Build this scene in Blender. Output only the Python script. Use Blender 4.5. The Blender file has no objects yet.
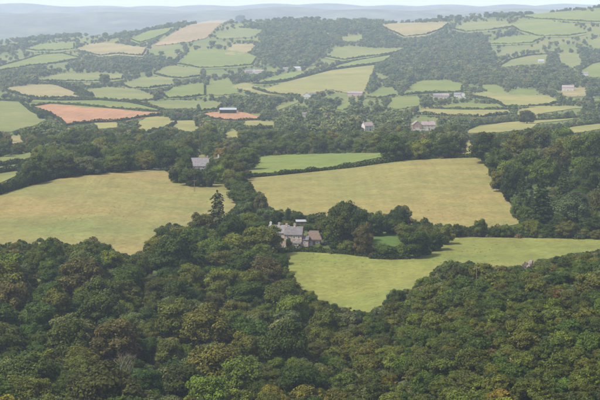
import bpy, bmesh, math, random
import numpy as np
from mathutils import Vector, Matrix
from mathutils.geometry import delaunay_2d_cdt

SC = bpy.context.scene
COL = SC.collection
H0 = 100.0                       # camera height above the datum
F = 1700.0                       # focal length in photo pixels (photo 600 x 400)
PITCH = math.atan(190.0 / F)     # true horizon at row 10
CP, SP = math.cos(PITCH), math.sin(PITCH)

# ------------------------------------------------------------------ camera
cam_d = bpy.data.cameras.new('camera')
cam_d.sensor_width = 36.0
cam_d.lens = F / 600.0 * 36.0
cam_d.clip_start = 1.0
cam_d.clip_end = 40000.0
cam = bpy.data.objects.new('camera', cam_d)
cam.location = (0, 0, H0)
cam.rotation_euler = (math.pi / 2 - PITCH, 0, 0)
COL.objects.link(cam)
SC.camera = cam

# ------------------------------------------------------------------ sky and sun (bright overcast)
SUN_EL, SUN_AZ = math.radians(54), math.radians(-118)     # azimuth from +Y, negative is left
world = bpy.data.worlds.new('World')
SC.world = world
world.use_nodes = True
wn = world.node_tree
wn.nodes.clear()
wo = wn.nodes.new('ShaderNodeOutputWorld')
wb = wn.nodes.new('ShaderNodeBackground')
sky = wn.nodes.new('ShaderNodeTexSky')
sky.sky_type = 'NISHITA'
sky.sun_disc = False
sky.sun_elevation = SUN_EL
sky.sun_rotation = SUN_AZ
sky.altitude = 200
sky.air_density = 1.0
sky.dust_density = 1.5
sky.ozone_density = 1.0
hs = wn.nodes.new('ShaderNodeHueSaturation')
hs.inputs['Saturation'].default_value = 0.28
wn.links.new(sky.outputs[0], hs.inputs['Color'])
wn.links.new(hs.outputs[0], wb.inputs['Color'])
wb.inputs['Strength'].default_value = 0.085
wn.links.new(wb.outputs[0], wo.inputs[0])

sun_d = bpy.data.lights.new('sun', 'SUN')
sun_d.energy = 2.3
sun_d.angle = math.radians(10)
sun_d.color = (1.0, 0.95, 0.87)
sun = bpy.data.objects.new('sun', sun_d)
sdir = Vector((math.sin(SUN_AZ) * math.cos(SUN_EL), math.cos(SUN_AZ) * math.cos(SUN_EL), math.sin(SUN_EL)))
sun.rotation_euler = sdir.to_track_quat('Z', 'Y').to_euler()
sun.location = (0, 0, 400)
COL.objects.link(sun)

SC.view_settings.view_transform = 'Standard'
SC.view_settings.look = 'None'
SC.view_settings.gamma = 1.0
SC.view_settings.use_curve_mapping = False
SC.view_settings.exposure = 1.92
SC.render.engine = 'CYCLES'
SC.cycles.max_bounces = 5
SC.cycles.diffuse_bounces = 2
SC.cycles.glossy_bounces = 1
SC.cycles.transmission_bounces = 2
SC.cycles.volume_bounces = 2
SC.cycles.transparent_max_bounces = 4
SC.cycles.use_denoising = True

# ------------------------------------------------------------------ materials
def new_mat(name):
    m = bpy.data.materials.new(name)
    m.use_nodes = True
    nt = m.node_tree
    nt.nodes.clear()
    return m, nt

def N(nt, t, **kw):
    n = nt.nodes.new(t)
    for k, v in kw.items():
        setattr(n, k, v)
    return n

def pri(nt, rough=0.9, spec=0.15):
    b = N(nt, 'ShaderNodeBsdfPrincipled')
    o = N(nt, 'ShaderNodeOutputMaterial')
    b.inputs['Roughness'].default_value = rough
    b.inputs['Specular IOR Level'].default_value = spec
    nt.links.new(b.outputs[0], o.inputs[0])
    return b

def noise(nt, vec, scale, detail=4, rough=0.55, lac=2.0):
    n = N(nt, 'ShaderNodeTexNoise')
    n.inputs['Scale'].default_value = scale
    n.inputs['Detail'].default_value = detail
    n.inputs['Roughness'].default_value = rough
    if vec is not None:
        nt.links.new(vec, n.inputs['Vector'])
    return n.outputs[0]

def ramp(nt, fac, stops):
    r = N(nt, 'ShaderNodeValToRGB')
    e = r.color_ramp.elements
    while len(e) < len(stops):
        e.new(0.5)
    for i, (p, c) in enumerate(stops):
        e[i].position = p
        e[i].color = (c[0], c[1], c[2], 1) if not isinstance(c, float) else (c, c, c, 1)
    nt.links.new(fac, r.inputs[0])
    return r.outputs[0]

def mix(nt, fac, a, b, mode='MIX'):
    m = N(nt, 'ShaderNodeMix', data_type='RGBA', blend_type=mode)
    for sock, v in ((0, fac), (6, a), (7, b)):
        if hasattr(v, 'is_linked') or isinstance(v, bpy.types.NodeSocket):
            nt.links.new(v, m.inputs[sock])
        elif sock == 0:
            m.inputs[0].default_value = v
        else:
            m.inputs[sock].default_value = (v[0], v[1], v[2], 1)
    return m.outputs[2]

def mathn(nt, op, a, b=0.0):
    m = N(nt, 'ShaderNodeMath', operation=op)
    for i, v in enumerate((a, b)):
        if isinstance(v, bpy.types.NodeSocket):
            nt.links.new(v, m.inputs[i])
        else:
            m.inputs[i].default_value = v
    return m.outputs[0]

def geo_pos(nt):
    return N(nt, 'ShaderNodeNewGeometry').outputs['Position']

def mapping(nt, vec, rot=(0, 0, 0), scale=(1, 1, 1)):
    m = N(nt, 'ShaderNodeMapping')
    m.inputs['Rotation'].default_value = rot
    m.inputs['Scale'].default_value = scale
    nt.links.new(vec, m.inputs['Vector'])
    return m.outputs[0]

def bump(nt, b, h, strength, dist):
    n = N(nt, 'ShaderNodeBump')
    n.inputs['Strength'].default_value = strength
    n.inputs['Distance'].default_value = dist
    nt.links.new(h, n.inputs['Height'])
    nt.links.new(n.outputs[0], b.inputs['Normal'])

def foliage_mat(name, stuff_ramp=None):
    """leaf material: colour from the object (or a random ramp for stuff), varied leaf by leaf"""
    m, nt = new_mat(name)
    oi = N(nt, 'ShaderNodeObjectInfo')
    if stuff_ramp:
        base = ramp(nt, oi.outputs['Random'], stuff_ramp)
    else:
        base = oi.outputs['Color']
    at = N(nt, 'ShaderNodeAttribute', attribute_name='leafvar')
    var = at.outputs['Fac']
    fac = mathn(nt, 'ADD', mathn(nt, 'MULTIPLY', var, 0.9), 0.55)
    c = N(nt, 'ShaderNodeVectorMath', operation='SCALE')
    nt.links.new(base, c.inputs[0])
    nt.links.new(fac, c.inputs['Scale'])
    pos = geo_pos(nt)
    warm = ramp(nt, noise(nt, pos, 0.22, 3), [(0.36, (0.95, 0.97, 0.9)), (0.5, (1, 1, 1)), (0.66, (1.05, 1.05, 0.9))])
    col = mix(nt, 1.0, c.outputs[0], warm, 'MULTIPLY')
    b = N(nt, 'ShaderNodeBsdfPrincipled')
    b.inputs['Roughness'].default_value = 0.62
    b.inputs['Specular IOR Level'].default_value = 0.05
    nt.links.new(col, b.inputs['Base Color'])
    tr = N(nt, 'ShaderNodeBsdfTranslucent')
    tcol = mix(nt, 1.0, col, (1.1, 1.25, 0.6), 'MULTIPLY')
    nt.links.new(tcol, tr.inputs['Color'])
    mx = N(nt, 'ShaderNodeMixShader')
    mx.inputs[0].default_value = 0.16
    nt.links.new(b.outputs[0], mx.inputs[1])
    nt.links.new(tr.outputs[0], mx.inputs[2])
    o = N(nt, 'ShaderNodeOutputMaterial')
    nt.links.new(mx.outputs[0], o.inputs[0])
    return m

def plain_mat(name, c, var=0.25, scale=1.5, rough=0.85, spec=0.2, c2=None, bumpd=0.0):
    m, nt = new_mat(name)
    b = pri(nt, rough, spec)
    tc = N(nt, 'ShaderNodeTexCoord')
    n = noise(nt, tc.outputs['Object'], scale, 5)
    c2 = c2 or tuple(v * (1 - var) for v in c)
    col = ramp(nt, n, [(0.32, c2), (0.68, c)])
    nt.links.new(col, b.inputs['Base Color'])
    if bumpd:
        bump(nt, b, n, 0.6, bumpd)
    return m

def field_mat(name, c1, c2, patch=0.012, rows=None, contrast=(0.36, 0.64), fine=0.5, rowamt=0.05):
    """pasture or crop: two grass colours in patches, finer mottling, optional mowing or crop rows"""
    m, nt = new_mat(name)
    b = pri(nt, 0.95, 0.05)
    p = geo_pos(nt)
    stretched = mapping(nt, p, (0, 0, 0.35), (0.55, 1.0, 1.0))
    n1 = noise(nt, stretched, patch, 6, 0.62)
    n2 = noise(nt, p, fine, 5, 0.7)
    n3 = noise(nt, p, 0.07, 4, 0.6)
    col = ramp(nt, n1, [(contrast[0], c1), (contrast[1], c2)])
    col = mix(nt, 1.0, col, ramp(nt, n3, [(0.3, 0.84), (0.7, 1.14)]), 'MULTIPLY')
    col = mix(nt, 1.0, col, ramp(nt, n2, [(0.30, 0.74), (0.70, 1.26)]), 'MULTIPLY')
    if rows is not None:
        ang, scale = rows
        mp = mapping(nt, p, (0, 0, ang), (scale, 0.02 * scale, 0))
        w = noise(nt, mp, 1.0, 3, 0.6)
        col = mix(nt, 1.0, col, ramp(nt, w, [(0.35, 1.0 - rowamt), (0.65, 1.0 + rowamt)]), 'MULTIPLY')
    nt.links.new(col, b.inputs['Base Color'])
    bump(nt, b, n2, 0.7, 0.5)
    return m

STUFF_RAMP = [(0.0, (0.018, 0.030, 0.011)), (0.3, (0.028, 0.042, 0.013)), (0.55, (0.044, 0.055, 0.016)),
              (0.78, (0.062, 0.072, 0.022)), (0.93, (0.085, 0.090, 0.028)), (1.0, (0.085, 0.062, 0.026))]
UNDER_RAMP = [(0.0, (0.028, 0.04, 0.012)), (0.5, (0.045, 0.055, 0.016)), (0.8, (0.07, 0.072, 0.022)), (1.0, (0.095, 0.062, 0.026))]
M = {}
M['leaf'] = foliage_mat('leaf')
FAR_HAZE_RAMP = [(0.0, (0.040, 0.058, 0.020)), (0.35, (0.058, 0.076, 0.024)), (0.7, (0.080, 0.096, 0.030)), (0.92, (0.105, 0.112, 0.038)), (1.0, (0.10, 0.082, 0.036))]  # far leaves paler than near ones: haze put into their colour
GRASS_RAMP = [(0.0, (0.080, 0.090, 0.024)), (0.4, (0.108, 0.102, 0.030)), (0.75, (0.138, 0.114, 0.038)), (1.0, (0.165, 0.132, 0.050))]
M['leaf_distant_haze'] = foliage_mat('leaf_distant_haze', FAR_HAZE_RAMP)
M['grass_tuft'] = foliage_mat('grass_tuft', GRASS_RAMP)
M['leaf_far'] = foliage_mat('leaf_far', STUFF_RAMP)
M['leaf_under'] = foliage_mat('leaf_under', UNDER_RAMP)
M['bark'] = plain_mat('bark', (0.11, 0.085, 0.06), 0.5, 3.0, bumpd=0.03)
M['dead_bark'] = plain_mat('dead_bark', (0.170, 0.135, 0.105), 0.4, 3.0)

def ground_mat():
    m, nt = new_mat('ground')
    b = pri(nt, 0.95, 0.05)
    p = geo_pos(nt)
    n1 = noise(nt, p, 0.05, 6, 0.65)
    n2 = noise(nt, p, 0.8, 4, 0.7)
    col = ramp(nt, n1, [(0.3, (0.030, 0.042, 0.014)), (0.55, (0.055, 0.066, 0.022)), (0.75, (0.085, 0.085, 0.032))])
    # rough pasture beyond the farm belt, woodland floor on this side of it
    sep = N(nt, 'ShaderNodeSeparateXYZ')
    nt.links.new(p, sep.inputs[0])
    far = mathn(nt, 'MULTIPLY', mathn(nt, 'SUBTRACT', sep.outputs['Y'], 930.0), 1.0 / 80.0)
    fc = N(nt, 'ShaderNodeClamp')
    nt.links.new(far, fc.inputs[0])
    past = ramp(nt, noise(nt, p, 0.006, 5, 0.6), [(0.3, (0.058, 0.078, 0.022)), (0.5, (0.082, 0.094, 0.028)), (0.68, (0.115, 0.105, 0.038))])
    col = mix(nt, fc.outputs[0], col, past)
    # heath and plantation on the far ridges
    fr = mathn(nt, 'MULTIPLY', mathn(nt, 'SUBTRACT', sep.outputs['Y'], 4700.0), 1.0 / 500.0)
    fc2 = N(nt, 'ShaderNodeClamp')
    nt.links.new(fr, fc2.inputs[0])
    heath = ramp(nt, noise(nt, mapping(nt, p, (0, 0, 0), (1, 0.45, 1)), 0.0085, 8, 0.72), [(0.40, (0.050, 0.056, 0.048)), (0.5, (0.066, 0.070, 0.056)), (0.60, (0.088, 0.088, 0.066)), (0.68, (0.105, 0.100, 0.074))])
    col = mix(nt, fc2.outputs[0], col, heath)
    col = mix(nt, 1.0, col, ramp(nt, n2, [(0.3, 0.6), (0.7, 1.35)]), 'MULTIPLY')
    nt.links.new(col, b.inputs['Base Color'])
    bump(nt, b, n2, 0.8, 0.6)
    return m
M['ground'] = ground_mat()
M['f_tan'] = field_mat('dry_pasture', (0.142, 0.112, 0.043), (0.094, 0.102, 0.034), 0.011, (1.1, 0.25), (0.40, 0.66))
M['f_hay'] = field_mat('cut_hay', (0.144, 0.116, 0.042), (0.102, 0.104, 0.034), 0.014, (0.25, 0.3), (0.40, 0.66))
M['f_low'] = field_mat('grazed_pasture', (0.116, 0.114, 0.031), (0.084, 0.098, 0.025), 0.014, (1.45, 0.22))
M['f_lime'] = field_mat('fresh_pasture', (0.100, 0.116, 0.030), (0.074, 0.096, 0.024), 0.012)
M['f_lawn'] = field_mat('lawn', (0.064, 0.094, 0.020), (0.050, 0.078, 0.018), 0.05)
M['f_green'] = field_mat('green_pasture', (0.098, 0.108, 0.026), (0.072, 0.090, 0.021), 0.012)
M['f_olive'] = field_mat('olive_pasture', (0.112, 0.112, 0.036), (0.080, 0.092, 0.028), 0.012)
M['f_straw'] = field_mat('straw_field', (0.160, 0.130, 0.060), (0.118, 0.106, 0.044), 0.010, (0.6, 0.12))
M['f_yellow'] = field_mat('yellow_pasture', (0.146, 0.132, 0.044), (0.106, 0.108, 0.034), 0.012)
M['f_orange'] = field_mat('bare_red_soil', (0.205, 0.108, 0.055), (0.160, 0.092, 0.048), 0.010, (0.9, 0.35), rowamt=0.12)
M['f_stubble'] = field_mat('pinkish_stubble', (0.165, 0.122, 0.068), (0.128, 0.102, 0.054), 0.010, (0.9, 0.2))
M['f_moor'] = field_mat('moor', (0.100, 0.085, 0.050), (0.064, 0.070, 0.036), 0.012)

# ------------------------------------------------------------------ terrain
def tanrow(py):
    return math.tan(PITCH + math.atan((py - 200.0) / F))

NEAR = [(-300, -2.0), (0, -2.0), (10, -3.2), (40, -16), (100, -40), (200, -68), (280, -84)]
TAB = {
    -150: [(330, -94), (400, -100), (470, -103), (560, -100), (640, -96), (700, -94.5), (760, -93), (820, -91.5), (860, -92), (950, -96), (1050, -99),
           (1300, -102), (1600, -108), (1800, -110), (2200, -112), (2600, -112), (3000, -105), (3500, -95), (4000, -87), (4500, -90), (5500, -100), (6500, -78), (7500, -25), (8600, -32), (10500, 16), (12500, -60)],
    0: [(330, -95), (400, -101), (470, -104), (560, -100.5), (640, -95.5), (700, -94), (760, -91), (820, -88.3), (860, -89), (950, -94), (1050, -97.8),
        (1300, -101), (1600, -108), (1800, -110), (2200, -112), (2600, -112), (3000, -104), (3500, -94), (4000, -86), (4500, -88), (5500, -100), (6500, -75), (7500, -18), (8600, -30), (10500, 20), (12500, -60)],
    100: [(330, -95), (400, -102), (470, -105), (560, -101), (640, -95), (700, -93.4), (760, -91), (820, -87.5), (880, -84.4), (930, -86), (1000, -91), (1100, -95.5),
          (1300, -100.5), (1600, -107), (1800, -110), (2200, -112), (2600, -111), (3000, -102), (3500, -88), (4000, -74), (4400, -66), (5000, -88), (6500, -70), (7500, -10), (8600, -24), (10500, 22), (12500, -60)],
    200: [(330, -96), (400, -102.5), (470, -105), (540, -103), (600, -98.5), (640, -95.5), (680, -94), (740, -92.2), (800, -90), (860, -87.3), (930, -88.5), (1000, -91.5), (1100, -95),
          (1300, -100), (1600, -107), (1800, -110), (2200, -112), (2600, -110), (3000, -98), (3500, -72), (4000, -40), (4300, -31), (5000, -62), (6500, -60), (7500, -2), (8600, -20), (10500, 30), (12500, -60)],
    330: [(330, -95), (400, -101), (480, -106), (560, -104), (600, -100.5), (640, -95.5), (665, -92.6), (740, -89.6), (830, -88.4), (930, -87.5), (1000, -88), (1080, -91), (1200, -97),
          (1350, -101), (1600, -107), (1800, -109), (2200, -111.5), (2600, -108), (3000, -96), (3500, -66), (4000, -33), (4250, -25), (4800, -52), (6500, -60), (7500, -10), (8600, -25), (10500, 15), (12500, -60)],
    400: [(330, -90), (400, -94), (470, -95.5), (530, -95.7), (585, -97), (620, -96.3), (660, -94.3), (720, -90.2), (830, -86), (930, -82.2), (1000, -84), (1100, -92), (1200, -97),
          (1350, -101), (1600, -107), (1800, -109), (2200, -111), (2600, -108), (3000, -95), (3500, -66), (4000, -37), (4250, -35), (4800, -60), (6500, -55), (7500, -5), (8600, -20), (10500, 29), (12500, -60)],
    500: [(330, -86), (450, -86), (530, -85.5), (570, -90), (615, -94.3), (700, -93.5), (740, -90.5), (830, -86), (930, -81.2), (1000, -83), (1100, -92), (1200, -97),
          (1350, -101), (1600, -107), (1800, -109), (2200, -111), (2600, -107), (3000, -92), (3500, -58), (4000, -27), (4300, -17), (4800, -42), (6500, -50), (7500, 4), (8600, -15), (10500, 37), (12500, -60)],
    600: [(330, -84), (400, -83), (480, -81), (530, -81), (565, -86), (615, -93), (700, -93.3), (735, -91), (800, -87.5), (880, -83.5), (950, -80), (1020, -82), (1100, -90), (1200, -96),
          (1350, -100), (1600, -105), (1800, -107), (2200, -109), (2600, -105), (3000, -90), (3500, -52), (4000, -11), (4300, 11), (4800, -12), (6500, -40), (7500, 0), (8600, -18), (10500, 20), (12500, -60)],
    750: [(330, -80), (400, -78), (480, -75), (540, -76), (590, -84), (650, -92), (720, -92), (800, -86), (880, -81), (950, -77), (1020, -79), (1100, -88), (1200, -95),
          (1350, -100), (1600, -105), (1800, -107), (2200, -108), (2600, -103), (3000, -86), (3500, -46), (4000, -4), (4300, 16), (4800, -4), (6500, -30), (7500, 0), (8600, -18), (10500, 20), (12500, -60)],
}

def pchip(xs, ys, xq):
    xs, ys = np.asarray(xs, float), np.asarray(ys, float)
    h = np.diff(xs)
    dl = np.diff(ys) / h
    m = np.zeros_like(ys)
    for i in range(1, len(xs) - 1):
        if dl[i - 1] * dl[i] > 0:
            w1, w2 = 2 * h[i] + h[i - 1], h[i] + 2 * h[i - 1]
            m[i] = (w1 + w2) / (w1 / dl[i - 1] + w2 / dl[i])
    m[0], m[-1] = dl[0], dl[-1]
    k = np.clip(np.searchsorted(xs, xq) - 1, 0, len(xs) - 2)
    t = np.clip((xq - xs[k]) / h[k], 0, 1)
    return ((1 + 2 * t) * (1 - t) ** 2 * ys[k] + t * (1 - t) ** 2 * h[k] * m[k]
            + t * t * (3 - 2 * t) * ys[k + 1] + t * t * (t - 1) * h[k] * m[k + 1])

DG = np.concatenate([np.linspace(-300, 0, 8)[:-1], np.linspace(0, 300, 60)[:-1], np.linspace(300, 1400, 276)[:-1],
                     1400 * (12500 / 1400.0) ** np.linspace(0, 1, 230)])
UG = np.arange(-700.0, 1301.0, 12.5)
_cols = sorted(TAB)
_prof = np.array([pchip([a for a, b in NEAR + TAB[c]], [b for a, b in NEAR + TAB[c]], DG) for c in _cols])
ZG = np.empty((len(UG), len(DG)))
for i, u in enumerate(UG):
    uc = min(max(u, _cols[0]), _cols[-1])
    k = min(max(int(np.searchsorted(_cols, uc)) - 1, 0), len(_cols) - 2)
    t = (uc - _cols[k]) / (_cols[k + 1] - _cols[k])
    t = t * t * (3 - 2 * t) * 0.5 + t * 0.5
    ZG[i] = _prof[k] * (1 - t) + _prof[k + 1] * t
# gentle smoothing along both axes
for _ in range(2):
    Zp = np.pad(ZG, 1, mode='edge')
    ZG = 0.25 * (2 * Zp[1:-1, 1:-1] + Zp[:-2, 1:-1] + Zp[2:, 1:-1])
# rolling relief on the far hills (grows with distance)
def lumps(x, y):
    return (np.sin(x / 310.0 + 1.3) * np.cos(y / 420.0 + 0.4) + 0.6 * np.sin(x / 150.0 + y / 230.0)
            + 0.45 * np.cos(x / 95.0 - y / 170.0 + 2.0))
UU, DD = np.meshgrid(UG, DG, indexing='ij')
XX = (UU - 300) / F * np.maximum(DD, 300)
amp = np.clip((DD - 1800) / 1600.0, 0, 1) * 5.0 + np.clip((DD - 5500) / 2500.0, 0, 1) * 9.0
ZG = ZG + H0 + amp * lumps(XX, DD)

def terr(x, y):
    x, y = np.asarray(x, float), np.asarray(y, float)
    u = 300 + F * x / np.maximum(y, 300)
    fu = np.clip((u - UG[0]) / 12.5, 0, len(UG) - 1.001)
    iu = fu.astype(int)
    fu = fu - iu
    k = np.clip(np.searchsorted(DG, y) - 1, 0, len(DG) - 2)
    fd = np.clip((y - DG[k]) / (DG[k + 1] - DG[k]), 0, 1)
    return ((ZG[iu, k] * (1 - fu) + ZG[iu + 1, k] * fu) * (1 - fd)
            + (ZG[iu, k + 1] * (1 - fu) + ZG[iu + 1, k + 1] * fu) * fd)

def gz(x, y):
    return float(terr(x, y))

def project(x, y, z):
    zz = np.asarray(z) - H0
    fw = y * CP - zz * SP
    up = y * SP + zz * CP
    return 300 + F * np.asarray(x) / fw, 200 - F * up / fw

_march = np.concatenate([np.arange(300, 1400, 1.5), 1400 * (11500 / 1400.0) ** np.linspace(0, 1, 1600)])
def hits(px, py):
    """first ground point seen at each pixel: x, y arrays (nan where sky)"""
    px, py = np.atleast_1d(np.asarray(px, float)), np.atleast_1d(np.asarray(py, float))
    rx = (px - 300) / F
    ru = (200 - py) / F
    dy = CP + ru * SP
    dz = -SP + ru * CP
    ox = np.full(px.shape, np.nan)
    oy = np.full(px.shape, np.nan)
    for s in range(0, len(px), 1500):
        e = min(s + 1500, len(px))
        xq = (rx[s:e] / dy[s:e])[:, None] * _march[None]
        yq = np.broadcast_to(_march[None], xq.shape)
        gap = H0 + (dz[s:e] / dy[s:e])[:, None] * _march[None] - terr(xq, yq)
        below = gap < 0
        f = below.argmax(1)
        ok = below.any(1) & (f > 0)
        r = np.arange(e - s)
        g0, g1 = gap[r, np.maximum(f - 1, 0)], gap[r, f]
        t = g0 / np.where(g0 - g1 == 0, 1, g0 - g1)
        d = _march[np.maximum(f - 1, 0)] * (1 - t) + _march[f] * t
        oy[s:e] = np.where(ok, d, np.nan)
        ox[s:e] = np.where(ok, d * rx[s:e] / dy[s:e], np.nan)
    return ox, oy

def at(px, py):
    x, y = hits([px], [py])
    x, y = float(x[0]), float(y[0])
    return Vector((x, y, gz(x, y)))

# ------------------------------------------------------------------ mesh helpers
def np_mesh(name, verts, faces, mats=(), leafvar=None, mat_idx=None, smooth=False):
    verts = np.asarray(verts, np.float32)
    me = bpy.data.meshes.new(name)
    me.vertices.add(len(verts))
    me.vertices.foreach_set('co', verts.ravel())
    sizes, idx = [], []
    for f in faces:                      # list of index arrays, one per face size
        f = np.asarray(f, np.int32)
        if f.size:
            sizes.append(np.full(len(f), f.shape[1], np.int32))
            idx.append(f.ravel())
    sizes = np.concatenate(sizes)
    idx = np.concatenate(idx)
    me.loops.add(len(idx))
    me.loops.foreach_set('vertex_index', idx)
    me.polygons.add(len(sizes))
    me.polygons.foreach_set('loop_start', np.concatenate([[0], np.cumsum(sizes)[:-1]]).astype(np.int32))
    me.polygons.foreach_set('loop_total', sizes)
    if mat_idx is not None:
        me.polygons.foreach_set('material_index', np.asarray(mat_idx, np.int32))
    if smooth:
        me.polygons.foreach_set('use_smooth', np.ones(len(sizes), bool))
    for m in mats:
        me.materials.append(m)
    if leafvar is not None:
        a = me.attributes.new('leafvar', 'FLOAT', 'POINT')
        a.data.foreach_set('value', np.asarray(leafvar, np.float32))
    me.update(calc_edges=True)
    return me

def link(name, me, parent=None, loc=None, **props):
    o = bpy.data.objects.new(name, me)
    COL.objects.link(o)
    if parent is not None:
        o.parent = parent
    if loc is not None:
        o.location = loc
    for k, v in props.items():
        o[k] = v
    return o

def empty(name, loc, rz=0.0, scale=(1, 1, 1), **props):
    o = link(name, None, None, loc, **props)
    o.rotation_euler = (0, 0, rz)
    o.scale = scale
    o.empty_display_size = 0.5
    return o

# ------------------------------------------------------------------ ground sheet
nu, nd = len(UG), len(DG)
gv = np.stack([XX.ravel(), DD.ravel(), ZG.ravel()], 1)
ii, jj = np.meshgrid(np.arange(nu - 1), np.arange(nd - 1), indexing='ij')
a0 = (ii * nd + jj).ravel()
link('ground', np_mesh('ground', gv, [np.stack([a0, a0 + nd, a0 + nd + 1, a0 + 1], 1)], [M['ground']], smooth=True), kind='structure')

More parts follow.
